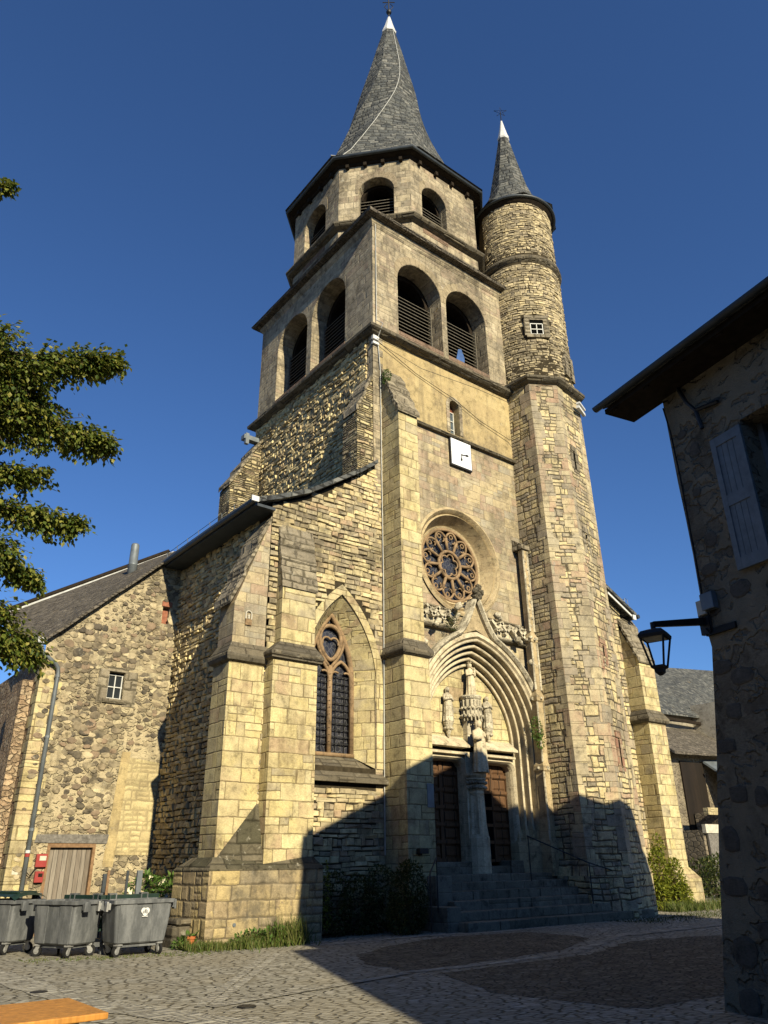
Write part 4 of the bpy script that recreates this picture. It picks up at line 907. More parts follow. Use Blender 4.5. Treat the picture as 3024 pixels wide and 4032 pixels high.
for k in range(12):
    a = 2 * PI * k / 12 + .13; da = PI / 12
    m.tube([Q(.53, a), Q(.98, a)], [.055, .06], 7)
    # petal head between this spoke and the next
    mid = a + da; m.tube([Q(.98, a)] + [Q(1.0 + .23 * math.sin(PI * t), a + 2 * da * t) for t in [j / 8 for j in range(1, 8)]] + [Q(.98, a + 2 * da)], .042, 6)
    for e in (-1, 1):
        c_ = (rc[0] + .95 * math.cos(mid + e * .10), rc[1] + .95 * math.sin(mid + e * .10))
        m.tube([(c_[0] + .085 * math.cos(t), 17.78, c_[1] + .085 * math.sin(t)) for t in [mid + e * (1.2 + 2.2 * j / 6) for j in range(7)]], .028, 5)
    c_ = (rc[0] + 1.08 * math.cos(mid), rc[1] + 1.08 * math.sin(mid))
    m.tube([(c_[0] + .075 * math.cos(t), 17.78, c_[1] + .075 * math.sin(t)) for t in [2 * PI * j / 10 for j in range(10)]], .024, 5, closed=True)
for k in range(6):
    a = 2 * PI * k / 6 + .3; c_ = (rc[0] + .27 * math.cos(a), rc[1] + .27 * math.sin(a))
    m.tube([(c_[0] + .14 * math.cos(t), 17.78, c_[1] + .14 * math.sin(t)) for t in [a - 1.75 + 3.5 * j / 8 for j in range(9)]], .03, 5)
sub(m, 'tracery', MAT['tracery'], rose, smooth=True)
# ================================================================== portal
m = MB(); profs = []
w0, y0 = 2.66, 17.10
profs += [(2.86, 17.3), (2.86, 17.12), (2.80, 17.06), (2.70, 17.06)]
ORD = 5; w, y = 2.64, 17.10
for k in range(ORD):
    r = .048
    for t in range(7):           # convex roll
        a = -1.0 + t * .60; profs.append((w - r + r * math.cos(a), y + .05 - r * math.sin(a) * 1.2))
    w2, y2 = w - .174, y + .138
    for t in range(1, 7):        # deep undercut hollow
        f = t / 7; profs.append((w - .085 - .089 * f + .085 * math.sin(PI * f), y + .03 + .128 * f + .30 * math.sin(PI * f)))
    w, y = w2, y2
profs += [(w - .02, y), (w - .02, 17.95)]
def portal_path(wd, yy, zb):
    return [(XC + wd, yy, zb), (XC + wd, yy, 3.6)] + [(x, yy, z) for x, z in pointed(XC, ZS, wd, PC, 16)] + [(XC - wd, yy, 3.6), (XC - wd, yy, zb)]
m.rings([portal_path(a, b, 2.3) for a, b in profs], False, False, closed=False)
port = m.build('portal', MAT['pale'], church, smooth=True, auto=.9)
for s_ in (-1, 1):               # shaft bases and plinths of the jambs
    m = MB(); w, y = 2.64, 17.10
    for k in range(ORD):
        xx = XC + s_ * (w - .05)
        m.prism([(xx - .10, y - .02), (xx + .10, y - .02), (xx + .10, y + .3), (xx - .10, y + .3)] , 1.25, 2.28)
        m.rings([[(xx + dx * .1, y + .02 + dy * .1, 2.28) for dx, dy in ((-1, -.6), (1, -.6), (1, 2), (-1, 2))], [(xx + dx * .05, y + .05 + dy * .04, 2.7) for dx, dy in ((-1, -.6), (1, -.6), (1, 2), (-1, 2))]])
        w -= .174; y += .138
    xa, xb = sorted((XC + s_ * 2.9, XC + s_ * 1.78))
    m.hexa([(xa, 17.0 if s_ > 0 else 17.75, 1.2), (xb, 17.75 if s_ < 0 else 17.0, 1.2), (xb, 18.1, 1.2), (xa, 18.1, 1.2), (xa, 17.0 if s_ > 0 else 17.75, 2.2), (xb, 17.75 if s_ < 0 else 17.0, 2.2), (xb, 18.1, 2.2), (xa, 18.1, 2.2)]) if False else None
    P_ = [(XC + s_ * 2.92, 16.98), (XC + s_ * 2.5, 16.98), (XC + s_ * 1.76, 17.62), (XC + s_ * 1.76, 18.1), (XC + s_ * 2.92, 18.1)]
    m.prism(P_ if s_ < 0 else P_[::-1], 1.2, 2.05, poly2=None)
    P3 = [(XC + s_ * 2.92, 17.03), (XC + s_ * 2.55, 17.03), (XC + s_ * 1.78, 17.68), (XC + s_ * 1.78, 18.1), (XC + s_ * 2.92, 18.1)]
    m.rings([[(x, y_, 2.05) for x, y_ in (P_ if s_ < 0 else P_[::-1])], [(x, y_, 2.2) for x, y_ in (P3 if s_ < 0 else P3[::-1])]])
    sub(m, 'jamb_base', MAT['smooth'], port)
# hood gable (ogee) with crockets
def gable(wd, t): pass
m = MB(); L1, L2 = [], []
R_ = 2.86 + PC; tm = math.acos(PC / R_)
for s_ in (1, -1):
    pts = []
    for k in range(15):
        t = tm * k / 14; x, z = XC - s_ * 0 + s_ * (-PC + R_ * math.cos(t)), ZS + R_ * math.sin(t); pts.append((x, z))
    low = pts[2:12]; apex = (XC, 9.5)
    x1, z1 = pts[11]
    og = [(x1 + (XC - x1) * f ** .8, z1 + (apex[1] - z1) * f ** 1.35) for f in [j / 6 for j in range(1, 7)]]
    path = [(x, 17.08, z) for x, z in low + og]
    rings = []
    for k, (x, yy, z) in enumerate(path):
        a, b = V(path[max(k - 1, 0)]), V(path[min(k + 1, len(path) - 1)]); t = (b - a).normalized(); nn = V((t.z, 0, -t.x)) * s_
        c = V((x, yy, z)); rings.append([c - nn * .02 + V((0, .25, 0)), c - nn * .02 + V((0, -.05, 0)), c + nn * .05 + V((0, -.14, 0)), c + nn * .10 + V((0, -.14, 0)), c + nn * .14 + V((0, -.02, 0)), c + nn * .14 + V((0, .25, 0))])
    m.rings(rings if s_ > 0 else rings[::-1])
hood = m.build('hood_gable', MAT['palecarved'], church)
m = MB(); rnd = random.Random(3)
m.panel((0, 17.14, 0), UX, NY, [(XC - 1.0, 8.15), (XC, 8.5), (XC + 1.0, 8.15), (XC + .35, 8.85), (XC, 9.4), (XC - .35, 8.85)], [], 0); sub(m, 'gable_field', MAT['smooth'], hood)
def knob(m, c, r, seed, n=7):
    rr = random.Random(seed)
    ico = bmesh.new(); bmesh.ops.create_icosphere(ico, subdivisions=2, radius=1)
    i = m.idx([V(c) + v.co * r * (1 + .75 * mnoise.noise(v.co * 2.3 + V((seed * 3.1, 0, 0)))) for v in ico.verts])
    for f in ico.faces: m.add([i[v.index] for v in f.verts])
    ico.free()
for s_ in (1, -1):
    for q, (x, z) in enumerate([(2.62, 6.65), (2.15, 7.6), (1.55, 8.32), (.62, 9.0)]):
        m = MB(); knob(m, (XC + s_ * (x + .25), 16.98, z + .12), .12, q + s_ * 5); knob(m, (XC + s_ * (x + .36), 16.96, z + .02), .09, q + s_ * 9); sub(m, 'crocket', MAT['palecarved'], hood, smooth=True)
m = MB(); knob(m, (XC, 17.0, 9.62), .17, 40); knob(m, (XC - .1, 16.95, 9.78), .12, 41); knob(m, (XC + .12, 16.98, 9.76), .13, 42); knob(m, (XC + .05, 16.96, 9.94), .1, 43)
sub(m, 'leaf_finial', MAT['ledge'], hood, smooth=True)
# carved gallery band either side of the gable
rnd = random.Random(5)
m2 = [(14.4, 16.6), (18.1, 20.05)]
for x0, x1 in ((14.4, 16.55), (18.15, 20.0)):
    m = MB(); n = int((x1 - x0) / .2)
    for k in range(n):
        x = x0 + (k + .5) * (x1 - x0) / n; z = 8.78 + rnd.uniform(-.05, .05)
        ang = .8 if k % 2 else -.8
        M_ = Matrix.Translation((x, 17.2, z)) @ Matrix.Rotation(ang, 4, 'Y')
        m.box(-.045, .045, -.12, .12, -.24, .24, M=M_)
        knob(m, (x + .08, 17.12, z + rnd.uniform(-.14, .14)), .065, k + int(x0))
    m.box(x0, x1, 17.26, 17.31, 8.5, 9.0)
    m.build('carved_gallery', MAT['palecarved'], church, smooth=True, auto=.7)
for q, (a, b) in enumerate(m2):
    string('gallery_string', a, b, 8.32, .17, .1, seed=q, mat='ledge'); string('gallery_string', a, b, 8.42, .12, .1, seed=q + 3, mat='palecarved', drop=0)
    string('gallery_coping', a, b, 9.0, .1, .08, seed=q + 5, mat='capstone')
# tympanum, lintel
m = MB(); m.panel((0, 17.78, 0), UX, NY, pointed_loop(XC, 4.9, ZS, 1.86, PC), [], 0); tym = m.build('tympanum', MAT['ashlar'], church)
m = MB()
XD = ((XC - 1.80, XC - .34), (XC + .34, XC + 1.80))
for a, b in XD:
    m.hexa([(a - .05, 17.42, 4.80), (b + .05, 17.42, 4.80), (b + .05, 17.8, 4.80), (a - .05, 17.8, 4.80), (a - .05, 17.42, 4.86), (b + .05, 17.42, 4.86), (b + .05, 17.8, 5.16), (a - .05, 17.8, 5.16)])
    m.hexa([(a - .02, 17.52, 4.60), (b + .02, 17.52, 4.60), (b + .02, 17.95, 4.60), (a - .02, 17.95, 4.60), (a - .02, 17.52, 4.66), (b + .02, 17.52, 4.66), (b + .02, 17.95, 4.80), (a - .02, 17.95, 4.80)])
    # flat door head with rounded corners
    r = .26; h = [(a, 4.45 - r)] + [(a + r - r * math.cos(t), 4.45 - r + r * math.sin(t)) for t in [PI / 2 * j / 6 for j in range(1, 7)]] + [(b - r + r * math.sin(t), 4.45 - r + r * math.cos(t)) for t in [PI / 2 * j / 6 for j in range(0, 7)]]
    loop = [(a, 1.3), (b, 1.3)] + h[::-1]
    o2 = [(a - .1, 1.3), (a - .1, 4.62), (b + .1, 4.62), (b + .1, 1.3)]
    m.rings([[(x, yy, z) for x, z in [(b + dd, 1.3)] + [(x + (dd if x > (a + b) / 2 else -dd), z + dd) for x, z in h[::-1]] + [(a - dd, 1.3)]] for dd, yy in ((.1, 17.66), (.05, 17.6), (.0, 17.68), (-.03, 17.78), (-.03, 18.06))], False, False, closed=False)
    m.panel((0, 17.67, 0), UX, NY, [(a - .1, 1.3), (b + .1, 1.3), (b + .1, 4.66), (a - .1, 4.66)], [[(a - .09, 1.31), (b + .09, 1.31)] + [(x + (.09 if x > (a + b) / 2 else -.09), z + .09) for x, z in h[::-1]]], .02)
sub(m, 'lintel', MAT['pale'], tym)
# doors
def door(a, b, opened):
    m = MB(); zb, zt = 1.66, 4.55; y = 18.02
    m.box(a - .05, b + .05, y, y + .06, zb, zt); o = m.build('door', MAT['door'], church)
    f = MB(); cols = 2; rows = 6; W_ = b - a
    for c in range(cols + 1):
        x = a + W_ * c / cols; f.box(x - .06, x + .06, y - .05, y, zb, zt)
    for r in range(rows + 1):
        z = zb + (zt - zb) * r / rows; f.box(a, b, y - .048, y, z - .055, z + .055)
        if 0 < r < rows: f.box(a + .05, b - .05, y - .075, y, z - .03, z + .06)
    sub(f, 'stiles_and_rails', MAT['door'], o)
    p = MB()
    for c in range(cols):
        for r in range(rows):
            if opened and c == 0 and r < 4: continue
            x0, x1 = a + W_ * c / cols + .09, a + W_ * (c + 1) / cols - .09; z0, z1 = zb + (zt - zb) * r / rows + .10, zb + (zt - zb) * (r + 1) / rows - .09
            p.rings([[(x, y - .002, z) for x, z in ((x0, z0), (x1, z0), (x1, z1), (x0, z1))], [(x, y - .03, z) for x, z in ((x0 + .05, z0 + .05), (x1 - .05, z0 + .05), (x1 - .05, z1 - .05), (x0 + .05, z1 - .05))]], False, True)
    sub(p, 'panels', MAT['door'], o)
    if opened:
        v = MB(); v.box(a + .03, a + W_ / 2 - .03, y - .054, y - .02, zb + .02, zb + (zt - zb) * 4 / 6 - .04); sub(v, 'open_wicket', MAT['void'], o)
    return o
door(*XD[0], False); door(*XD[1], True)
m = MB()
m.box(XD[0][0] - .1, XD[0][1] + .1, 17.55, 18.1, 1.25, 1.62); m.box(XD[1][0] - .1, XD[1][1] - .5, 17.6, 18.1, 1.25, 1.5); m.box(XD[1][1] - .5, XD[1][1] + .1, 17.55, 18.1, 1.25, 1.64)
m.build('thresholds', MAT['step'], church, bevel=.02)
# trumeau
tc = (XC, 17.62); m = MB()
def poly_n(c, r, n, t=0): return [(c[0] + r * math.cos(t + 2 * PI * k / n), c[1] + r * math.sin(t + 2 * PI * k / n)) for k in range(n)]
def lay(prof, n=16, t=PI / 16):
    m.rings([[(x, y, z) for x, y in poly_n(tc, r * (1.0 if (k_ if False else 1) else 1), n, t)] for r, z in prof])
m.box(XC - .36, XC + .36, 17.6, 18.1, 1.3, 4.7)
lay([(.36, 1.28), (.36, 2.25), (.33, 2.35)], 12)
def star(r, z, n=24): return [(tc[0] + r * (1 + (.10 if k % 4 in (0, 1) else -.10)) * math.cos(2 * PI * k / n), tc[1] + r * (1 + (.10 if k % 4 in (0, 1) else -.10)) * math.sin(2 * PI * k / n), z) for k in range(n)]
m.rings([star(.31, 2.3), star(.27, 2.6), star(.245, 3.45)])
lay([(.25, 3.44), (.28, 3.5), (.26, 3.58)], 16)
for k in range(4): lay([(.27 + .02 * k, 3.58 + k * .09), (.31 + .018 * k, 3.62 + k * .09), (.30 + .018 * k, 3.66 + k * .09)], 16)
lay([(.33, 3.94), (.38, 4.0), (.38, 4.06), (.3, 4.1)], 16)
tru = m.build('trumeau', MAT['pale'], church)
m = MB()
for k in range(12):
    a = PI + PI * (k + .5) / 12
    for r_, z in ((.32, 3.66), (.34, 3.8)): knob(m, (tc[0] + r_ * math.cos(a), tc[1] + r_ * math.sin(a), z), .05, k)
sub(m, 'carved_capital', MAT['palecarved'], tru, smooth=True)
m = MB()     # canopy above the pillar statue
cz = lambda r, z, n=16: [(XC + r * math.cos(2 * PI * k / n), 17.58 + r * math.sin(2 * PI * k / n), z) for k in range(n)]
m.rings([cz(.20, 5.72), cz(.31, 5.78), cz(.30, 6.28), cz(.34, 6.32), cz(.36, 6.38), cz(.34, 6.42)])
for k in range(16):
    a = 2 * PI * k / 16
    m.tube([(XC + .32 * math.cos(a), 17.58 + .32 * math.sin(a), 5.62), (XC + .32 * math.cos(a), 17.58 + .32 * math.sin(a), 6.28)], .022, 5)
    knob(m, (XC + .33 * math.cos(a + .2), 17.58 + .33 * math.sin(a + .2), 5.78), .055, k + 70); knob(m, (XC + .33 * math.cos(a + .2), 17.58 + .33 * math.sin(a + .2), 6.02), .05, k + 90)
m.box(XC - .22, XC + .22, 17.58, 17.8, 4.9, 6.3)
sub(m, 'statue_canopy', MAT['palecarved'], tru)
for q, (x, z) in enumerate(((XC - .93, 5.55), (XC + .80, 5.5))):
    m = MB(); m.lathe((x, 17.68), [(.03, z - .46), (.06, z - .36), (.13, z - .15), (.15, z - .1), (.17, z - .03), (.18, z), (.15, z + .02)], 14)
    for k in range(8): knob(m, (x + .12 * math.cos(k * .785), 17.68 + .12 * math.sin(k * .785), z - .2), .045, k + q * 11)
    m.build('statue_console', MAT['palecarved'], church)

def statue(name, label, base, h, cat='statue', child=False, turn=0, arms='fold', hood=False, mt='pale'):
    """draped stone figure: lofted robe with folds, neck, head with face and hair, arms and five-fingered hands"""
    T = thing(name, label, cat, base, turn, local=True); m = MB(); N_ = 40; s_ = h / 1.7; rings = []
    prof = [(0, .30, .24, .35), (.06, .29, .23, .35), (.35, .26, .2, .3), (.7, .25, .19, .22), (.95, .235, .175, .14), (1.12, .24, .175, .07), (1.28, .235, .16, .03), (1.38, .18, .12, 0), (1.44, .075, .07, 0), (1.49, .058, .06, 0)]
    for k in range(len(prof) - 1):
        (z0, a0, b0, f0), (z1, a1, b1, f1) = prof[k], prof[k + 1]
        for j in range(4 if k < len(prof) - 2 else 2):
            t = j / (4 if k < len(prof) - 2 else 2); z, a, b, f = z0 + (z1 - z0) * t, a0 + (a1 - a0) * t, b0 + (b1 - b0) * t, f0 + (f1 - f0) * t
            sway = .035 * math.sin(z * 2.2)
            rings.append([((a * (1 + f * .32 * math.sin(9 * q + z * 1.5 + .6 * math.sin(z * 4)))) * math.cos(q) * s_ + sway * s_, (b * (1 + f * .32 * math.sin(9 * q + z * 1.5))) * math.sin(q) * s_, z * s_) for q in [2 * PI * k2 / N_ for k2 in range(N_)]])
    m.rings(rings)
    hd = [(1.47, .055, .06), (1.50, .075, .085), (1.55, .095, .108), (1.60, .102, .115), (1.65, .098, .112), (1.69, .06, .07), (1.71, .02, .025)]; rr = []
    for z, a, b in hd:
        ring = []
        for k in range(20):
            q = 2 * PI * k / 20; fx = math.exp(-((q - 1.5 * PI) / .22) ** 2)
            nose = .022 * fx * math.exp(-((z - 1.575) / .03) ** 2); eye = -.010 * (math.exp(-((q - 1.5 * PI - .42) / .18) ** 2) + math.exp(-((q - 1.5 * PI + .42) / .18) ** 2)) * math.exp(-((z - 1.605) / .02) ** 2)
            d = nose + eye; ring.append(((a + d) * math.cos(q) * s_ + .01, (b + d) * math.sin(q) * s_ - .02 * s_, z * s_))
        rr.append(ring)
    m.rings(rr)
    J = lambda p: tuple(c * s_ for c in p)
    for e in (-1, 1):
        sh, el, ha = (e * .21, 0, 1.33), (e * .29, -.07, 1.06), ((-e * .02, -.25, 1.14) if arms == 'fold' else (e * .15, -.27, 1.22 if e > 0 else 1.1))
        m.tube([J(sh), J(((sh[0] + el[0]) / 2, -.02, 1.2)), J(el), J(((el[0] + ha[0]) / 2, (el[1] + ha[1]) / 2 - .02, (el[2] + ha[2]) / 2)), J(ha)], [.075 * s_, .078 * s_, .07 * s_, .06 * s_, .035 * s_], 8)
        for f in range(5): m.tube([J(ha), J((ha[0] - e * (.045 - .006 * abs(f - 2)), ha[1] - .015, ha[2] + .03 - f * .016)), J((ha[0] - e * (.075 - .01 * abs(f - 2)), ha[1] + .005, ha[2] + .028 - f * .016))], .009 * s_, 5)
    o = m.build('body', MAT[mt], T, smooth=True)
    c = MB(); rr = []
    for z, a, b in ((1.30 if hood else 1.42, .135 if hood else .09, .10 if hood else .085), (1.48, .112, .115), (1.58, .122, .128), (1.66, .115, .125), (1.71, .08, .09), (1.735, .02, .02)):
        rr.append([(a * math.cos(q) * s_ + .01, (b * math.sin(q) * .9 + .025) * s_, z * s_) for q in [-.55 + (PI + 1.1) * k / 14 for k in range(15)]])
    c.rings(rr, False, False, closed=False)
    if child:
        for k in range(7): knob(c, (.1 * math.cos(k * .9) * s_, .1 * math.sin(k * .9) * s_, 1.76 * s_), .03 * s_, k)
    c.build('hair', MAT[mt], T, smooth=True)
    if child:
        d = MB(); d.rings([[(.17 * s_ + a * math.cos(q) * s_, -.17 * s_ + a * math.sin(q) * s_, z * s_) for q in [2 * PI * k / 12 for k in range(12)]] for z, a in ((1.0, .04), (1.06, .08), (1.2, .075), (1.3, .06), (1.33, .03), (1.36, .03), (1.38, .05), (1.43, .058), (1.47, .04), (1.49, .01))])
        d.tube([(.14 * s_, -.2 * s_, 1.26 * s_), (.08 * s_, -.26 * s_, 1.2 * s_), (.04 * s_, -.22 * s_, 1.24 * s_)], [.025 * s_, .022 * s_, .015 * s_], 6)
        d.build('held_child', MAT[mt], T, smooth=True)
    return T
statue('stone_statue', 'large robed stone figure on the pillar between the two church doors', (XC, 17.32, 4.08), 1.55, arms='raise', turn=.1)
statue('stone_statue', 'stone figure holding a child under the point of the portal arch', (XC, 17.55, 6.42), 1.05, child=True)
statue('stone_statue', 'small hooded stone figure on the console left of the portal pillar', (XC - .93, 17.66, 5.56), 1.05, hood=True, mt='palecarved')
statue('stone_statue', 'small bare-headed stone figure on the console right of the portal pillar', (XC + .80, 17.66, 5.51), 1.0, mt='palecarved')

# pinnacle pier between portal and turret
m = MB(); c = (19.86, 17.02)
sq = lambda r, z: [(c[0] + dx * r, c[1] + dy * r, z) for dx, dy in ((-1, -1), (1, -1), (1, 1), (-1, 1))]
m.rings([sq(.24, 1.2), sq(.24, 2.1), sq(.19, 2.25), sq(.17, 4.2), sq(.21, 4.25), sq(.2, 4.4), sq(.15, 4.5), sq(.15, 6.4), sq(.2, 6.45), sq(.2, 6.6), sq(.13, 6.75), sq(.13, 8.4), sq(.17, 8.45), sq(.17, 8.6), sq(.11, 8.75), sq(.11, 11.9)])
pin = m.build('pinnacle_pier', MAT['smooth'], church)
m = MB()
for dx, dy in ((-1, -1), (1, -1)):
    for z0, z1, r in ((2.2, 4.2, .2), (4.5, 6.4, .17), (6.8, 8.4, .14), (8.8, 11.8, .11)): m.tube([(c[0] + dx * r, c[1] + dy * r, z0), (c[0] + dx * r, c[1] + dy * r, z1)], .035, 6)
for z in (4.32, 6.52, 8.52):
    for k in range(8): knob(m, (c[0] + .2 * math.cos(k * .785), c[1] + .2 * math.sin(k * .785), z + .05 * (k % 2)), .06, k + int(z))
for k in range(9): knob(m, (c[0] - .05 + .1 * (k % 2), c[1] - .1, 9.0 + k * .3), .055, k + 120)
sub(m, 'colonnettes', MAT['palecarved'], pin)
m = MB(); m.rings([[(c[0] - .22, y, z) for y, z in ((16.84, 11.85), (17.35, 11.85), (17.35, 12.35), (16.84, 12.0))], [(c[0] + .2, y, z) for y, z in ((16.84, 11.85), (17.35, 11.85), (17.35, 12.35), (16.84, 12.0))]]); sub(m, 'sloping_cap', MAT['capstone'], pin)
# niche plaque on the side buttress
m = MB(); M_ = Matrix.Translation((9.12, 17.28, 7.45)); m.box(-.09, .09, -.015, .02, -.16, 0, M=M_)
npl = m.build('niche_plaque', MAT['tracery'], church)
m = MB(); pth = [(-.085, 0), (-.085, .14)] + [(-.085 * math.cos(t), .14 + .085 * math.sin(t)) for t in [PI * k / 8 for k in range(1, 8)]] + [(.085, .14), (.085, 0)]
m.tube([(9.12 + x, 17.275, 7.45 + z) for x, z in pth], .018, 5); knob(m, (9.12, 17.275, 7.52), .03, 3); m.tube([(9.12, 17.275, 7.46), (9.12, 17.27, 7.53), (9.12, 17.275, 7.57)], [.03, .025, .02], 6); sub(m, 'white_niche', MAT['cream'], npl)
# ================================================================== steps and rails
st = thing('stone_steps', 'broad flight of worn stone steps up to the church portal', 'steps', (17, 16, 0))
m = MB(); YS = [15.0, 15.37, 15.74, 16.1, 16.47, 16.85]; ZZ = [.285, .5, .72, .93, 1.12, 1.3]; XL = [14.3, 14.35, 14.55, 14.7, 14.7, 14.7]; XR = [21.9, 21.5, 21.2, 20.8, 20.4, 20.2]
for k in range(6):
    n = 7; 
    for j in range(n):
        a, b = XL[k] + (XR[k] - XL[k]) * j / n, XL[k] + (XR[k] - XL[k]) * (j + 1) / n; e = random.Random(k * 9 + j).uniform(-.012, .012)
        m.box(a + .003, b - .003, YS[k] + e, 17.9 if k == 5 else YS[k] + .6, -.2 if k == 0 else ZZ[k] - .3, ZZ[k] + e * .4)
m.build('treads', MAT['step'], st, bevel=.02)
m = MB(); m.box(13.95, 14.4, 15.35, 16.4, -.2, .62); m.box(14.2, 14.75, 16.0, 17.0, -.2, 1.3); m.build('side_wall', MAT['step'], st, bevel=.02)
def rail(label, pts, posts, scroll):
    t = thing('handrail', label, 'handrail', pts[0] if False else (posts[0][0], posts[0][1], posts[0][2])); m = MB(); m.tube(pts, .02, 6)
    e = V(pts[-1]); d = V(scroll); m.tube([e + d * (.09 - .07 * k / 12) * math.cos(k * .65) * 1.0 + V((0, 0, -.09 + (.09 - .07 * k / 12) * math.sin(k * .65 + PI / 2))) for k in range(12)], .014, 5); m.build('rail', MAT['iron'], t)
    for x, y, z, h in posts:
        m = MB(); m.tube([(x, y, z), (x, y, z + h)], .017, 6); m.build('post', MAT['iron'], t)
rail('thin black iron handrail down the right side of the church steps', [(18.15, 16.4, 2.29), (19.55, 15.45, 1.58), (21.4, 15.22, 1.14), (21.85, 15.2, 1.08)], [(18.2, 16.4, 1.1, 1.17), (19.62, 15.42, .5, 1.06), (21.4, 15.22, .25, .89)], (1, 0, 0))
rail('short black iron handrail beside the bush left of the church steps', [(13.9, 15.62, 1.72), (13.55, 15.45, 1.42), (13.3, 15.3, 1.15)], [(13.9, 15.62, .5, 1.22), (13.5, 15.42, .1, 1.28)], (-1, 0, 0))
t = thing('spotlight', 'small dark floodlight on the buttress left of the church doors', 'spotlight', (13.97, 16.3, 1.82)); m = MB(); m.box(13.82, 14.12, 16.14, 16.3, 1.82, 1.94); m.build('housing', MAT['iron'], t, bevel=.01)
m = MB(); m.box(13.93, 14.01, 16.28, 16.36, 1.78, 1.86); m.build('bracket', MAT['iron'], t); m = MB(); m.box(13.84, 14.10, 16.16, 16.28, 1.94, 1.95); m.build('lens', MAT['pane'], t)
# pale notice on the buttress by the door
m = MB(); m.box(14.30, 14.53, 16.33, 16.346, 2.95, 3.55); tag(m.build('notice_panel', MAT['zinc']), 'blank pale grey panel fixed to the buttress beside the left church door', 'panel')

# ================================================================== clock
t = thing('wall_clock', 'square white clock under the small window on the church front', 'clock', (17.23, 17.28, 14.5))
m = MB(); m.box(16.70, 17.75, 17.2, 17.29, 14.48, 15.62); m.build('case', MAT['iron'], t)
m = MB(); m.box(16.735, 17.715, 17.185, 17.2, 14.53, 15.58); m.build('dial', MAT['clockface'], t)
m = MB(); cxk, czk = 17.24, 15.02
def hand(ang, L, w): 
    u = V((math.sin(ang), 0, math.cos(ang))); p = V((u.z, 0, -u.x)); c = V((cxk, 17.18, czk)); y = V((0, -.012, 0))
    a = [c - u * .05 - p * .012, c + u * L * .5 - p * .018, c + u * L * .72 - p * w, c + u * L, c + u * L * .72 + p * w, c + u * L * .5 + p * .018, c - u * .05 + p * .012]
    m.rings([a, [q + y for q in a]])
hand(math.radians(80), .36, .05); hand(math.radians(188), .28, .05); m.build('hands', MAT['iron'], t)
cu = bpy.data.curves.new('numeral', 'FONT'); cu.body = 'XII'; cu.size = .15; cu.extrude = .002; cu.align_x = 'CENTER'
to = bpy.data.objects.new('tmp', cu); COL.objects.link(to); dg = bpy.context.evaluated_depsgraph_get(); me = bpy.data.meshes.new_from_object(to.evaluated_get(dg)); bpy.data.objects.remove(to)
me.materials.clear(); me.materials.append(MAT['fontgrey']); no = bpy.data.objects.new('numeral', me); COL.objects.link(no); no.parent = t; no.matrix_parent_inverse = Matrix.Translation(-V(t.location)); no.location = (cxk, 17.183, 15.42); no.rotation_euler = (PI / 2, 0, 0)
# cables
m = MB(); m.tube([(13.42, 17.25, 24.0), (13.42, 17.24, 19.3), (13.44, 16.9, 18.95), (13.46, 17.24, 18.5), (13.55, 17.22, 17.2), (13.58, 17.24, 13), (13.6, 17.24, 9), (13.55, 17.24, 3.7), (13.55, 17.24, 1.8)], .018, 5)
tag(m.build('lightning_cable', MAT['cable']), 'pale lightning cable running down the front corner of the church tower', 'cable')
m = MB(); m.tube([(13.4, 17.2, 18.35), (15.2, 17.24, 17.75), (16.6, 17.22, 17.45), (17.0, 17.2, 17.36), (18.4, 17.23, 16.9), (19.95, 17.2, 16.6), (20.15, 16.4, 16.75), (20.6, 15.95, 17.7)], .014, 4); m.tube([(13.4, 17.2, 18.45), (15.5, 17.0, 18.3), (18.2, 16.95, 18.6), (20.0, 16.7, 18.8), (20.6, 15.9, 18.7)], .012, 4)
tag(m.build('wires', MAT['rubber']), 'thin dark wires strung across the golden plaster above the clock', 'wire')
m = MB(); m.box(13.24, 13.5, 17.2, 17.3, 18.2, 18.3); m.box(13.24, 13.5, 17.2, 17.3, 18.4, 18.56); tag(m.build('junction_box', MAT['lead']), 'white cable box under the ledge at the tower corner', 'junction box')
m = MB(); M_ = Matrix.Translation((22.75, 15.8, 18.25)) @ Matrix.Rotation(.35, 4, 'Z'); m.box(-.5, .3, -.16, -.04, -.1, .02, M=M_); m.box(-.45, .25, -.2, -.04, .12, .2, M=M_); tag(m.build('junction_box', MAT['lead']), 'white boxes fixed to the stair turret under its ledge', 'junction box')
# blue sheet caught in the louvres
m = MB(); m.face([(17.95, 17.86, 19.95), (18.4, 17.86, 19.85), (18.42, 17.86, 20.2), (18.25, 17.84, 20.55), (18.08, 17.85, 20.5)]); tag(m.build('blue_tarpaulin', flat('blue_sheet', (.06, .13, .33), .5, .3)), 'scrap of blue sheet behind the louvres of the right belfry opening', 'tarpaulin')

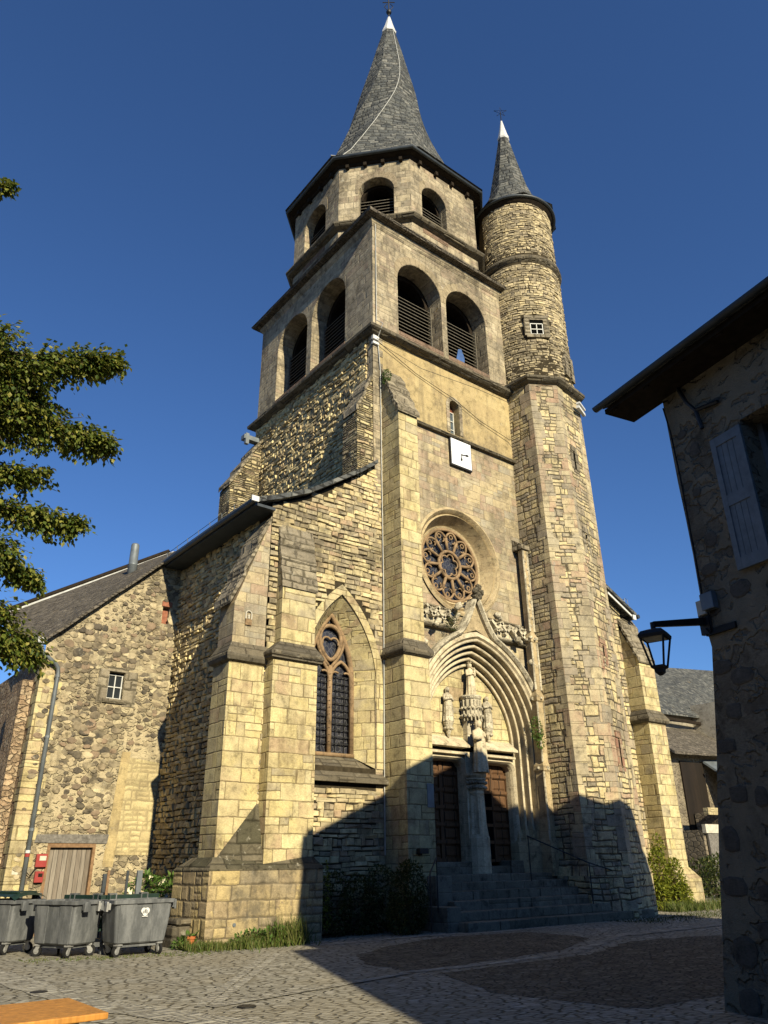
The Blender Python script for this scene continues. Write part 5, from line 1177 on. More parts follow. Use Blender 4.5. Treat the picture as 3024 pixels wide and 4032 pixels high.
# ================================================================== annex house
an = thing('annex_house', 'lean-to rubble stone house against the left side of the church', 'house', (7.6, 23.5, 0))
YH = 23.2; m = MB()
m.panel((0, YH, 0), UX, NY, [(5.72, -.3), (9.66, -.3), (9.66, 11.46), (5.72, 7.66)], [[(7.67, 6.2), (8.15, 6.2), (8.15, 7.0), (7.67, 7.0)], [(9.1, 8.75), (9.34, 8.75), (9.34, 9.32), (9.1, 9.32)], [(6.72, -.2), (7.9, -.2), (7.9, 2.15), (6.72, 2.15)]], .22)
m.build('front_wall', MAT['annex'], an)
rs = random.Random(14); m = MB(); zc = .2
while zc < 11.2:
    xc_ = 5.95
    while xc_ < 9.6:
        sz = rs.uniform(.09, .2) * (.8 + .5 * mnoise.noise(V((xc_ * .7, zc * .7, 3)))); x, z = xc_ + rs.uniform(-.06, .06), zc + rs.uniform(-.06, .06); top = 7.5 + (x - 5.72) * .965
        ok = z < top - .2 and not (7.3 < x < 8.6 and 5.95 < z < 7.2) and not (6.25 < x < 8.35 and z < 2.5) and not (8.15 < x < 9.65 and 1.6 < z < 4.75) and not (9.0 < x < 9.45 and 8.7 < z < 9.5)
        cov = mnoise.noise(V((x * .55, z * .45, 1.7))) + .35 * smooth01((z - 2.5) / 3)
        if ok and rs.random() < .55 + .75 * cov:
            n_ = rs.randint(6, 9); asp = rs.uniform(.5, .85); ro = rs.uniform(-.25, .25); o_ = rs.uniform(.012, .045)
            pl = [(sz * rs.uniform(.8, 1.15) * math.cos(q), sz * asp * rs.uniform(.8, 1.15) * math.sin(q)) for q in [2 * PI * k / n_ for k in range(n_)]]
            pl = [(a * math.cos(ro) - b * math.sin(ro), a * math.sin(ro) + b * math.cos(ro)) for a, b in pl]; tx, tz = rs.uniform(-.12, .12), rs.uniform(-.12, .12)
            m.rings([[(x + a, YH + .02, z + b) for a, b in pl], [(x + a * .97, YH - o_ * .5, z + b * .97) for a, b in pl], [(x + a * .72, YH - o_ + a * tx + b * tz, z + b * .72) for a, b in pl]], False, True)
        xc_ += .235
    zc += .175
m.build('field_stones', MAT['st_annex'], an, uv=False)
m = MB(); m.face([(5.72, 36, -.3), (5.72, YH, -.3), (5.72, YH, 7.25), (5.72, 36, 7.25)]); m.face([(5.72, 36, -.3), (5.72, 36, 7.25), (9.66, 36, 11), (9.66, 36, -.3)]); m.build('side_wall', MAT['annexside'], an)
m = MB(); m.box(5.42, 5.73, 23.9, 25.0, -.3, 6.6); m.box(5.62, 5.75, 26.2, 40, 3.0, 3.25); m.build('side_pilaster', MAT['annexside'], an)
m = MB()
for k in range(22):
    z = k * .325; a = .62 if k % 2 else .36; m.box(5.70, 5.72 + a, YH - .012, YH + .3, z, z + .315); m.box(5.705, 5.8, YH, YH + (.3 if k % 2 else .55), z, z + .315)
m.build('quoins', MAT['ashlar'], an)
m = MB(); A, B_, B2, A2 = V((5.3, 23.0, 7.35)), V((9.45, 23.0, 11.35)), V((11.75, 30, 14.0)), V((5.6, 30, 10.1))
n = 10; top = lambda i, j: (A.lerp(B_, i / n)).lerp(A2.lerp(B2, i / n), j / n) + V((0, 0, .04 * mnoise.noise(V((i * .7, j * .7, 0)))))
for i in range(n):
    for j in range(n): m.face([top(i, j), top(i + 1, j), top(i + 1, j + 1), top(i, j + 1)])
d = V((.03, 0, -.07))
for i in range(n): m.face([top(i, 0) + d, top(i + 1, 0) + d, top(i + 1, 0), top(i, 0)])
for j in range(n): m.face([top(0, j + 1) + d, top(0, j) + d, top(0, j), top(0, j + 1)])
m.face([A + d, A2 + d, B2 + d, B_ + d]); ar = m.build('roof', MAT['brownslate'], an)
m = MB(); m.tube([A2 + V((0, 0, .06)), B2 + V((0, 0, .06))], .12, 6); sub(m, 'ridge_flashing', MAT['soffit'], ar)
m = MB(); m.tube([A2 + V((.1, -.3, -.05)), B2 + V((.1, -.3, -.05))], .07, 6); sub(m, 'pale_ridge_line', MAT['cable'], ar)
vp = top(7, 5); m = MB(); m.lathe((vp.x, vp.y), [(.17, vp.z - .3), (.17, vp.z + .25), (.19, vp.z + .27), (.16, vp.z + .3), (.15, vp.z + 1.05), (.13, vp.z + 1.1)], 16); tag(m.build('vent_pipe', MAT['zinc'], smooth=True), 'grey metal flue pipe rising from the annex roof', 'flue')
m = MB(); m.box(7.67, 8.15, YH + .16, YH + .19, 6.2, 7.0); wi = m.build('window', MAT['pane'], an)
m = MB()
for x in (7.70, 7.91, 8.12): m.box(x - .014, x + .014, YH + .12, YH + .16, 6.2, 6.95)
for z in (6.23, 6.57, 6.93): m.box(7.67, 8.15, YH + .125, YH + .155, z - .014, z + .014)
sub(m, 'frame', MAT['whiteframe'], wi)
m = MB(); m.box(7.35, 7.66, YH - .02, YH + .2, 6.05, 7.05); m.box(8.16, 8.55, YH - .02, YH + .2, 6.0, 7.05); m.box(7.6, 8.22, YH - .03, YH + .22, 7.01, 7.14); m.box(7.55, 8.3, YH - .06, YH + .2, 6.06, 6.19); sub(m, 'stone_surround', MAT['capstone'], wi)
m = MB(); m.box(9.06, 9.4, YH - .03, YH + .2, 9.33, 9.5); m.box(9.1, 9.34, YH + .15, YH + .2, 8.75, 9.32); m.build('putlog_hole', MAT['brick'], an)
m = MB(); m.box(6.72, 7.9, YH + .10, YH + .15, -.2, 2.12); dr = m.build('plank_door', MAT['plank'], an)
m = MB(); m.box(6.66, 6.74, YH - .01, YH + .16, -.2, 2.18); m.box(7.88, 7.96, YH - .01, YH + .16, -.2, 2.18); m.box(6.66, 7.96, YH - .012, YH + .158, 2.1, 2.2); sub(m, 'door_frame', MAT['doorframe'], dr)
m = MB(); m.hexa([(6.3, YH - .03, 2.22), (8.25, YH - .03, 2.2), (8.25, YH + .2, 2.2), (6.3, YH + .2, 2.22), (6.33, YH - .03, 2.42), (8.28, YH - .03, 2.44), (8.25, YH + .2, 2.42), (6.33, YH + .2, 2.42)]); sub(m, 'timber_lintel', MAT['lintelwood'], dr)
m = MB(); m.panel((0, YH - .012, 0), UX, NY, [(8.42, 1.9), (9.55, 1.9), (9.55, 4.45), (8.62, 4.55), (8.45, 3.5)], [], 0); m.build('blocked_doorway', MAT['blocked'], an)
m = MB(); m.panel((0, YH - .016, 0), UX, NY, [(8.2, 1.6), (8.5, 1.6), (8.62, 4.7), (8.36, 4.7)], [], 0); m.build('yellow_jamb', MAT['plaster'], an)
m = MB(); pth = [(5.5, 22.95, 7.5), (5.56, 22.93, 7.3), (5.62, 22.93, 7.2), (6.02, 23.04, 6.98), (6.12, 23.08, 6.88), (6.15, 23.09, 6.75), (6.15, 23.09, 0)]
t = thing('drainpipe', 'grey zinc drainpipe down the corner of the rubble annex', 'drainpipe', (6.15, 23.09, 0)); m.tube(pth, .06, 10); m.build('pipe', MAT['zinc'], t, smooth=True)
m = MB(); m.tube([(5.5, 22.95, 7.48), (5.5, 22.95, 7.64)], .11, 12); m.build('hopper', MAT['lead'], t)
m = MB()
for z in (1.0, 2.5, 4.9, 6.6): m.tube([(6.15, 23.09, z), (6.15, 23.09, z + .07)], .072, 10)
m.build('collars', MAT['zinc'], t)
m = MB(); m.tube([(6.15, 23.09, 1.96), (6.15, 23.09, 2.03)], .064, 10); m.build('white_trail_mark', MAT['lead'], t); m = MB(); m.tube([(6.15, 23.09, 1.87), (6.15, 23.09, 1.95)], .064, 10); m.build('red_trail_mark', MAT['redbox'], t)
for z0, z1, x0, x1, lb in ((1.62, 1.94, 6.40, 6.68, 'larger red meter box with pale window, left of the plank door'), (1.25, 1.52, 6.43, 6.65, 'smaller red letter box below the larger one by the plank door')):
    t = thing('red_box', lb, 'box', ((x0 + x1) / 2, YH, z0)); m = MB(); m.box(x0, x1, YH - .1, YH, z0, z1); m.build('case', MAT['redbox'], t, bevel=.01)
    m = MB(); m.box(x0 + .08, x1 - .03, YH - .106, YH - .09, (z0 + z1) / 2, z1 - .05); m.build('label_window', MAT['cream'] if z0 > 1.5 else MAT['soffit'], t)
m = MB(); m.tube([(6.2, 23.1, 1.5), (6.3, 23.1, 1.42), (6.42, 23.12, 1.6), (6.5, 23.12, 1.68)], .014, 5); tag(m.build('hose', MAT['rubber']), 'short black hose between the drainpipe and the red boxes', 'hose')
m = MB(); m.box(5.86, 6.02, YH - .025, YH - .012, 1.45, 1.62); tag(m.build('white_plate', MAT['cream']), 'small blank cream plate on the annex corner stones', 'plate')
# ================================================================== bins
def make_bin(name, label, loc, rz, lid_closed=False, sticker=False):
    t = thing(name, label, 'wheelie bin', loc, rz, 'grey rubbish bins beside the church', local=True)
    W1, D1, W0, D0, zb, zt = 1.26, .80, 1.04, .66, .22, 1.0
    R = lambda w, d, z, n=None: [(-w / 2, -d / 2, z), (w / 2, -d / 2, z), (w / 2, d / 2, z), (-w / 2, d / 2, z)]
    def RR(w, d, z, r=.05):
        p = []
        for sx, sy, a0 in ((1, -1, -PI / 2), (1, 1, 0), (-1, 1, PI / 2), (-1, -1, PI)):
            p += [(sx * (w / 2 - r) + r * math.cos(a0 + PI / 6 * k), sy * (d / 2 - r) + r * math.sin(a0 + PI / 6 * k), z) for k in range(4)]
        return p
    m = MB(); m.rings([RR(W0 - .06, D0 - .06, zb), RR(W0, D0, zb + .03), RR(W0 + .1, D0 + .06, .6), RR(W1 - .06, D1 - .06, zt - .06)], True, False)
    for k, (x0, x1) in enumerate(((-.47, -.2), (.2, .47))):
        m.hexa([(x0, -D0 / 2 - .012, zb + .02), (x1, -D0 / 2 - .012, zb + .02), (x1, -.2, zb + .02), (x0, -.2, zb + .02), (x0 - .04, -D1 / 2 + .012, zt - .08), (x1 + .04, -D1 / 2 + .012, zt - .08), (x1 + .04, -.2, zt - .08), (x0 - .04, -.2, zt - .08)])
    m.box(-.42, .42, -.26, .26, .16, .23)
    m.build('body', MAT['bin'], t, bevel=.006)
    m = MB(); m.rings([RR(W1 - .1, D1 - .1, zt - .07), RR(W1 + .03, D1 + .03, zt - .07), RR(W1 + .04, D1 + .04, zt), RR(W1 - .06, D1 - .06, zt + .005), RR(W1 - .1, D1 - .1, zt - .2)], False, False); m.build('rim', MAT['bin'], t, bevel=.005)
    m = MB(); m.face(RR(W1 - .1, D1 - .1, zt - .2)); m.build('dark_inside', MAT['void'], t)  # black sheet stands in for the shaded inside of the bin
    for sx, sy in ((-1, -1), (1, -1), (1, 1), (-1, 1)):
        x, y = sx * .42, sy * .26; w = MB(); a = .5 + sx * .7 + sy
        M_ = Matrix.Translation((x, y, 0)) @ Matrix.Rotation(a, 4, 'Z')
        w.rings([[M_ @ V((e * .022, .10 * math.cos(q) - .03, .10 + .10 * math.sin(q))) for q in [2 * PI * k / 18 for k in range(18)]] for e in (-1, 1)])
        o = w.build('wheel', MAT['rubber'], t)
        f = MB()
        for e in (-1, 1): f.hexa([M_ @ V(p) for p in ((e * .03 - .006, -.06, .08), (e * .03 + .006, -.06, .08), (e * .03 + .006, .0, .08), (e * .03 - .006, 0, .08), (e * .03 - .006, -.04, .2), (e * .03 + .006, -.04, .2), (e * .03 + .006, .05, .2), (e * .03 - .006, .05, .2))])
        f.box(-.06, .06, -.06, .07, .195, .225, M=M_); f.rings([[M_ @ V((e * .026, .055 * math.cos(q) - .03, .10 + .055 * math.sin(q))) for q in [2 * PI * k / 14 for k in range(14)]] for e in (-1, 1)])
        sub(f, 'fork', MAT['steel'], o)
    for sx in (-1, 1):       # lifting lugs on the short sides
        for y in (-.2, .24):
            l = MB(); x = sx * (W1 / 2 + .02); l.box(min(x, x + sx * .07), max(x, x + sx * .07), y - .06, y + .06, zt - .17, zt - .05); l.box(min(x + sx * .05, x + sx * .09), max(x + sx * .05, x + sx * .09), y - .07, y + .07, zt - .2, zt - .02)
            l.build('lifting_lug', MAT['steel'] if sx < 0 else MAT['bin'], t, bevel=.008)
    m = MB()
    if lid_closed:
        m.rings([[(x, -D1 / 2 - .03 + (D1 + .06) * k / 8, zt + .03 + .09 * math.sin(PI * k / 8) ** .7 + dz) for x, dz in ((-W1 / 2 - .02, -.03), (-W1 / 2 + .1, .03), (0, .04), (W1 / 2 - .1, .03), (W1 / 2 + .02, -.03))] for k in range(9)], False, False, closed=False)
        for k in range(3): m.box(-W1 / 2 + .1, W1 / 2 - .1, -.28 + k * .22, -.22 + k * .22, zt + .12, zt + .16)
    else:
        m.box(-W1 / 2, W1 / 2, D1 / 2 + .03, D1 / 2 + .07, .42, zt + .08); m.box(-W1 / 2, W1 / 2, D1 / 2 - .02, D1 / 2 + .03, zt - .02, zt + .08)
    m.build('lid', MAT['greenlid'], t, bevel=.008)
    for x in (-.38, .30):
        h = MB(); h.box(x - .08, x + .08, D1 / 2 - .02, D1 / 2 + .10, zt + .085, zt + .11); h.box(x - .08, x - .055, D1 / 2 - .025, D1 / 2 + .1, zt - .02, zt + .1); h.box(x + .055, x + .08, D1 / 2 - .025, D1 / 2 + .1, zt - .02, zt + .1); h.build('lid_hinge', MAT['bin'], t)
    if sticker:
        s_ = MB(); y = -.392
        for cx_, cz_, r in ((-.035, .80, .055), (.035, .80, .055), (0, .765, .06)): s_.face([(cx_ + r * math.cos(2 * PI * k / 14) + .02, y + (cz_ - .8) * .0 - .01 * 0, cz_ + r * math.sin(2 * PI * k / 14)) for k in range(14)])
        s_.box(-.04, .08, y - .001, y + .001, .69, .705); s_.box(.0, .04, y - .001, y + .001, .69, .75)
        sl2 = s_.build('white_tree_emblem', MAT['lead'], t)
    return t
make_bin('rubbish_bin', 'grey wheeled bin with a small white emblem, nearest the church buttress', (6.85, 17.0, 0), .02, sticker=True)
make_bin('rubbish_bin', 'open grey wheeled bin turned corner-on, between the other two bins', (5.72, 17.75, 0), math.radians(204 - 270), False)
make_bin('rubbish_bin', 'grey wheeled bin with closed dark green lid, at the left edge', (4.95, 19.35, 0), math.radians(206 - 270), True)
for k, (x, y, h, r, mt, lb) in enumerate(((7.05, 19.6, 1.46, .06, 'gutter', 'dark grey square post right behind the corner-on bin'), (6.75, 18.6, 1.54, .028, 'doorframe', 'thin rusty post left of the emblem bin'), (7.15, 18.5, 1.53, .028, 'gutter', 'thin dark post at the left corner of the emblem bin'),
        (7.45, 18.55, 1.53, .06, 'zinc', 'grey square post behind the emblem bin, left of two'), (8.5, 18.6, 1.52, .055, 'zinc', 'grey square post in front of the flowering plant behind the emblem bin'), (7.0, 19.3, 1.2, .03, 'rubber', 'short black post among the posts behind the bins'))):
    m = MB(); m.box(x - r, x + r, y - r * .6, y + r * .6, -.1, h); tag(m.build('enclosure_post', MAT[mt], bevel=.006), lb, 'post', 'upright posts behind the bins')
m = MB(); m.box(6.38, 6.46, 17.5, 17.58, 0, .62); m.box(6.38, 6.46, 18.2, 18.28, 0, .62); m.box(6.37, 6.47, 17.48, 18.3, .58, .64); m.box(6.39, 6.45, 17.5, 18.3, .18, .26); m.box(6.05, 6.45, 17.52, 17.58, .14, .22); m.box(6.05, 6.45, 17.52, 17.58, .52, .58)
tag(m.build('low_frame', MAT['bin']), 'low grey frame standing between the two front bins', 'frame')
# ================================================================== table, covers
t = thing('table', 'orange table top in the near left corner', 'table', (1.3, 6.24, 0)); m = MB(); m.box(.35, 2.24, 5.84, 6.66, .70, .74); m.build('table_top', MAT['table'], t, bevel=.008)
for x, y in ((2.02, 5.95), (2.02, 6.5), (.5, 5.95), (.5, 6.5)):
    m = MB(); m.box(x - .018, x + .018, y - .018, y + .018, 0, .70); m.build('leg', MAT['iron'], t)
m = MB(); m.box(1.95, 2.1, 5.98, 6.5, .655, .70); m.build('rail_plank', MAT['cream'], t)
for (x, y), lb in (((3.93, 13.0), 'round iron cover set in the pale strip behind the orange table'), ((5.55, 9.9), 'round iron cover in the sunlit cobbles right of the table')):
    m = MB(); m.lathe((x, y), [(.12, gz(x, y) - .02), (.12, gz(x, y) + .016), (.10, gz(x, y) + .02)], 20); tag(m.build('drain_cover', MAT['iron']), lb, 'drain cover', 'small round covers in the paving')

# ================================================================== vegetation
def rvec(r): 
    while True:
        v = V((r.uniform(-1, 1), r.uniform(-1, 1), r.uniform(-1, 1)))
        if .01 < v.length < 1: return v
def bush(name, label, cat, lumps, n, L, mat, seed, stems=True, base=None, flowers=0, group=None):
    r = random.Random(seed); m = MB(); c0 = base or (lumps[0][0], lumps[0][1], 0)
    T = thing(name, label, cat, (c0[0], c0[1], 0), group=group); tot = sum(l[3] * l[4] * l[5] for l in lumps)
    for (x, y, z, a, b, c) in lumps:
        for k in range(int(n * a * b * c / tot)):
            v = rvec(r); v = v.normalized() * (v.length ** .45); p = V((x + v.x * a, y + v.y * b, z + v.z * c)); p += V((0, 0, .1 * mnoise.noise(p * 3)))
            d = (v * .8 + rvec(r) * .9 + V((0, 0, -.15))).normalized(); m.leaf(p, d, (rvec(r) * .6 + V((0, 0, 1))).normalized(), L * r.uniform(.6, 1.25), L * .55)
    m.build('foliage', mat, T, uv=False)
    if stems:
        s_ = MB()
        for k, (x, y, z, a, b, c) in enumerate(lumps):
            for q in range(3): s_.tube([(c0[0] + r.uniform(-.1, .1), c0[1] + r.uniform(-.05, .05), -.05), ((c0[0] + x) / 2 + r.uniform(-.1, .1), (c0[1] + y) / 2, z * .5), (x + r.uniform(-a, a) * .4, y, z + r.uniform(-c, c) * .4)], [.022, .015, .006], 5)
        s_.build('stems', MAT['bark'], T)
    if flowers:
        f = MB()
        for k in range(flowers):
            l = r.choice(lumps); v = rvec(r).normalized(); v.z = abs(v.z); v.y = -abs(v.y); p = V((l[0] + v.x * l[3], l[1] + v.y * l[4], l[2] + v.z * l[5]))
            for q in range(5): f.leaf(p, (V((math.cos(q * 1.256), -.4, math.sin(q * 1.256)))), V((0, -1, 0)), .07, .06)
        f.build('flowers', MAT['petal'], T, uv=False)
    return T
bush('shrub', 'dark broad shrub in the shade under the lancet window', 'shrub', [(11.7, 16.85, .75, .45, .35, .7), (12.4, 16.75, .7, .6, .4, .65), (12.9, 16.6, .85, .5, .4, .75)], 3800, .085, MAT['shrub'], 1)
bush('shrub', 'tall yellow-green shrub beside the left handrail of the steps', 'shrub', [(13.25, 15.95, .85, .5, .4, .8), (13.3, 15.9, 1.25, .35, .3, .42), (13.1, 15.85, .45, .55, .4, .4)], 3600, .08, MAT['shrub'], 2)
bush('climbing_plant', 'narrow climber hanging on the plinth side of the front buttress', 'climber', [(11.33, 16.75, 1.1, .12, .12, .55), (11.35, 16.75, .6, .14, .12, .4)], 420, .07, MAT['ivy'], 3, stems=False)
bush('climbing_plant', 'sunlit yellow-green creeper climbing the right buttress behind the steps', 'climber', [(24.9, 16.7, 1.25, .42, .25, .75), (25.6, 16.55, .8, .42, .25, .85), (25.75, 16.5, .4, .4, .3, .5), (24.75, 16.7, .5, .5, .3, .5), (25.1, 16.7, 2.0, .22, .15, .45)], 4600, .12, MAT['ivy'], 4)
bush('flowering_plant', 'broad-leaved green plant with cream flowers behind the emblem bin', 'plant', [(8.15, 19.8, .95, .5, .4, .42), (8.75, 19.7, .85, .45, .4, .55), (9.1, 19.4, .55, .35, .4, .6), (8.6, 19.4, .4, .5, .3, .4)], 1500, .15, MAT['herb'], 5, flowers=7)
bush('wall_plant', 'green weed growing at the top of the tower buttress cap', 'plant', [(13.62, 16.95, 16.85, .14, .14, .2), (13.6, 17.0, 16.6, .1, .12, .12)], 240, .07, MAT['herb'], 6, stems=False, base=(13.6, 17.0, 16))
bush('wall_plant', 'green weed growing beside the portal arch by the pinnacle', 'plant', [(19.55, 16.85, 5.5, .2, .2, .35), (19.6, 16.8, 5.15, .16, .15, .22)], 420, .08, MAT['herb'], 7, stems=False, base=(19.5, 16.9, 5))
bush('wall_plant', 'dark green weed on the left slope of the portal gable', 'plant', [(16.1, 16.95, 8.45, .22, .12, .2), (16.35, 16.95, 8.75, .12, .1, .14)], 240, .06, MAT['shrub'], 8, stems=False, base=(16.1, 17, 8))
def grass(name, area, n, h, mat, seed, kind=True):
    r = random.Random(seed); m = MB()
    for k in range(n):
        x, y, hh = area(r); p = V((x, y, gz(x, y) - .01)); d = (V((r.gauss(0, .35), r.gauss(0, .3), 1))).normalized(); L_ = h * hh * r.uniform(.5, 1.3); s_ = V((r.uniform(-1, 1), r.uniform(-1, 1), 0)).normalized() * .011; b = d + V((r.gauss(0, .3), r.gauss(0, .3), -.15))
        i = m.idx([p - s_, p + s_, p + d * L_ * .55 + s_ * .7, p + d * L_ * .55 - s_ * .7, p + d * L_ * .55 + b.normalized() * L_ * .5]); m.add((i[0], i[1], i[2], i[3])); m.add((i[3], i[2], i[4]))
    return tag(m.build(name, mat, uv=False), None, None, kind='stuff')
def ar1(r):
    x = r.uniform(7.9, 10.6); y = 16.85 - abs(r.gauss(0, .32)) - max(0, 8.9 - x) * -.35; return x, min(y, 18.2), 1 + .6 * mnoise.noise(V((x * 2, y * 2, 0)))
grass('grass_verge', ar1, 2800, .22, MAT['grass'], 11)
def ar2(r): return r.gauss(10.2, .22), r.gauss(16.45, .12), 1.6
grass('tall_grass', ar2, 420, .34, MAT['grass'], 12)
def ar3(r): x = r.uniform(24.2, 27.8); return x, 16.3 - abs(r.gauss(0, .35)), 1
grass('grass_verge', ar3, 1500, .3, MAT['grass'], 13)
def ar4(r): x = r.uniform(4.8, 8.2); return x, 16.75 + r.gauss(0, .25) + (6.5 - x) * .35, .5
grass('moss_tufts', ar4, 900, .07, MAT['grass'], 14)
def ar5(r): x = r.uniform(19.5, 28); return x, 14.4 + r.gauss(0, .5) + (x - 22) * .03, .6
grass('grass_patch', ar5, 2600, .09, MAT['shrub'], 15)
def ar6(r): return r.gauss(8.9, .5), r.gauss(18.6, .3), 1
grass('grass_verge', ar6, 900, .25, MAT['herb'], 16)
bush('weed_clump', 'low leafy weeds against the foot of the corner buttress', 'plant', [(8.3, 17.3, .12, .5, .3, .14), (9.3, 16.65, .13, .45, .2, .15), (9.9, 16.5, .16, .35, .18, .2)], 700, .10, MAT['herb'], 17, stems=False)
t = thing('flower_pot', 'orange terracotta pot half hidden in the grass by the buttress', 'flower pot', (8.15, 17.1, 0)); m = MB(); m.lathe((8.15, 17.1), [(.06, 0), (.085, .2), (.10, .2), (.10, .24), (.08, .24), (.075, .15)], 16); m.build('pot', MAT['terracotta'], t)
m = MB(); m.box(7.95, 8.5, 17.6, 18.2, -.1, .42); m.box(8.0, 8.4, 17.55, 18.1, .42, .55); tag(m.build('rubble_block', MAT['ledge'], bevel=.04), 'low mossy masonry block behind the emblem bin', 'stone block')

# linden tree at the left
r = random.Random(21)
T = thing('linden_tree', 'leafy linden tree reaching in from the left edge', 'tree', (-2.6, 14.2, 0))
m = MB(); m.tube([(-2.6, 14.2, -.2), (-2.55, 14.2, 1.5), (-2.5, 14.1, 3.5), (-2.2, 14.0, 6), (-1.8, 13.6, 8.5), (-1.5, 13.2, 11)], [.36, .28, .24, .19, .13, .05], 12)
BR = [([(-2.2, 14, 6), (-.5, 12.8, 8.2), (1.2, 11.85, 9.25), (2.3, 11.6, 9.35), (3.05, 11.25, 9.45)], 1.0, .22, 6500), ([(-2.2, 14, 5.5), (0, 13, 7.6), (1.5, 12.3, 8.5), (2.5, 12.05, 8.35), (3.3, 11.85, 8.2)], 1.0, .26, 7000),
      ([(-1.5, 13, 8), (.2, 12.4, 8.9), (1.3, 12.1, 8.8), (2.2, 12.0, 8.7)], .85, .45, 4500), ([(-2.3, 14, 4.5), (.3, 13.2, 6.6), (1.9, 12.8, 7.0), (2.7, 12.65, 6.95), (3.25, 12.5, 6.9)], .75, .18, 4000),
      ([(-2.3, 14, 4.2), (.5, 13.4, 5.9), (1.8, 13.15, 6.3), (2.45, 13.0, 6.15), (2.85, 12.95, 5.95)], .6, .18, 3000), ([(-2.3, 14, 3.9), (.8, 13.6, 5.2), (2.0, 13.4, 5.3), (2.65, 13.3, 5.05), (3.05, 13.3, 4.85)], .7, .3, 4200),
      ([(-2.4, 14.1, 3.6), (.8, 13.7, 4.6), (1.9, 13.5, 4.9), (2.5, 13.4, 4.9)], .7, .35, 3000), ([(-1.5, 13.2, 10), (-.3, 11.2, 11.0), (.4, 10.5, 11.2), (.78, 10.25, 11.2)], .35, .12, 420), ([(-1.5, 13.2, 9.5), (.4, 12.2, 9.3), (1.3, 11.7, 9.5)], .7, .5, 1600),
      ([(-2, 13.8, 7), (-3.5, 12.5, 9), (-5, 12, 10)], 1.3, .8, 700), ([(-2, 13.8, 7), (-3.6, 15.5, 8.6), (-5, 17, 9)], 1.3, .8, 700), ([(-1.8, 13.5, 8), (-1.5, 12, 10.5), (-1.2, 11, 12.2)], 1.0, .5, 600), ([(-2.2, 14, 6), (-1.4, 15.5, 8), (-.6, 17, 9)], 1.1, .7, 600)]
BR += [([(-2.2, 14, 5.5), (-.2, 13, 7.4), (.9, 12.4, 8.2), (1.7, 12.2, 8.3)], .8, .7, 5200), ([(-2.2, 14, 4.6), (.2, 13.4, 6.0), (1.4, 13.0, 6.4), (2.1, 12.9, 6.4)], .7, .55, 4200), ([(-2.2, 14, 4.6), (.6, 13.5, 5.3), (1.7, 13.3, 5.4), (2.3, 13.2, 5.4)], .6, .5, 3600),
       ([(-1.5, 13.2, 8), (.3, 12.2, 8.9), (1.3, 11.8, 9.1), (1.9, 11.7, 9.0)], .6, .5, 3600), ([(-2.2, 14, 5), (.6, 12.9, 7.2), (1.7, 12.6, 7.5), (2.5, 12.4, 7.6)], .5, .35, 2600), ([(-1.2, 12.2, 10.4), (0, 11.0, 11.0), (.55, 10.4, 11.15), (.82, 10.2, 11.2)], .3, .14, 900)]
lf = MB()
for path, r0, r1, n in BR:
    P_ = [V(p) for p in path]; m.tube(P_, [.08 - .07 * k / (len(P_) - 1) for k in range(len(P_))], 6)
    n = int(n * .95); twigs = max(8, n // 26)
    for k in range(twigs):
        f = r.random() ** .75; s_ = f * (len(P_) - 1); j = min(int(s_), len(P_) - 2); p = P_[j].lerp(P_[j + 1], s_ - j); ax = (P_[j + 1] - P_[j]).normalized(); rad = r0 + (r1 - r0) * f
        d = (rvec(r) + ax * .6); d.z = d.z * .7 - .22; e = p + d.normalized() * rad * r.uniform(.4, 1.3); mid = p.lerp(e, .5) + V((0, 0, .04)); m.tube([p, mid, e], [.012, .008, .003], 4)
        for q in range(n // twigs):
            t_ = r.random(); c = p.lerp(e, .25 + .8 * t_) + rvec(r) * .13; dd = (d.normalized() * .6 + rvec(r) * .8 + V((0, 0, -.55))).normalized(); lf.leaf(c, dd, (V((0, 0, 1)) + rvec(r) * .7).normalized(), r.uniform(.06, .125), r.uniform(.045, .08))
m.build('trunk', MAT['bark'], T, uv=False); lf.build('crown', MAT['linden'], T, uv=False)

# ================================================================== the house on the right
HA = math.radians(77.6); HD = V((math.cos(HA), math.sin(HA), 0)); HO = V((-HD.y, HD.x, 0)); HC = V((8.37, 4.48, 0)); HR = -HO
HS = 1.129   # survey scale of the house
hp = lambda al, out, z: (HC + HD * al + HO * out) * HS + V((0, 0, 1.62 + (z - 1.62) * HS))
def hbox(m, a0, a1, o0, o1, z0, z1): m.hexa([hp(a0, o0, z0), hp(a0, o1, z0), hp(a1, o1, z0), hp(a1, o0, z0), hp(a0, o0, z1), hp(a0, o1, z1), hp(a1, o1, z1), hp(a1, o0, z1)])
RG = -4.8
hs = thing('stone_house', 'shaded rendered stone house with wide eaves at the right edge', 'house', tuple(hp(-3, -3, 0)))
m = MB(); ez = [(0, .74), (1.0, .55), (2.3, .28), (3.2, .1), (3.85, -.02), (4.05, 0), (7.3, 0)]
wob = lambda z: .02 * mnoise.noise(V((z * 2.1, 3, 0)))
u_ = [-14 + 12.0 * k / 6 for k in range(6)] + [-2.0]
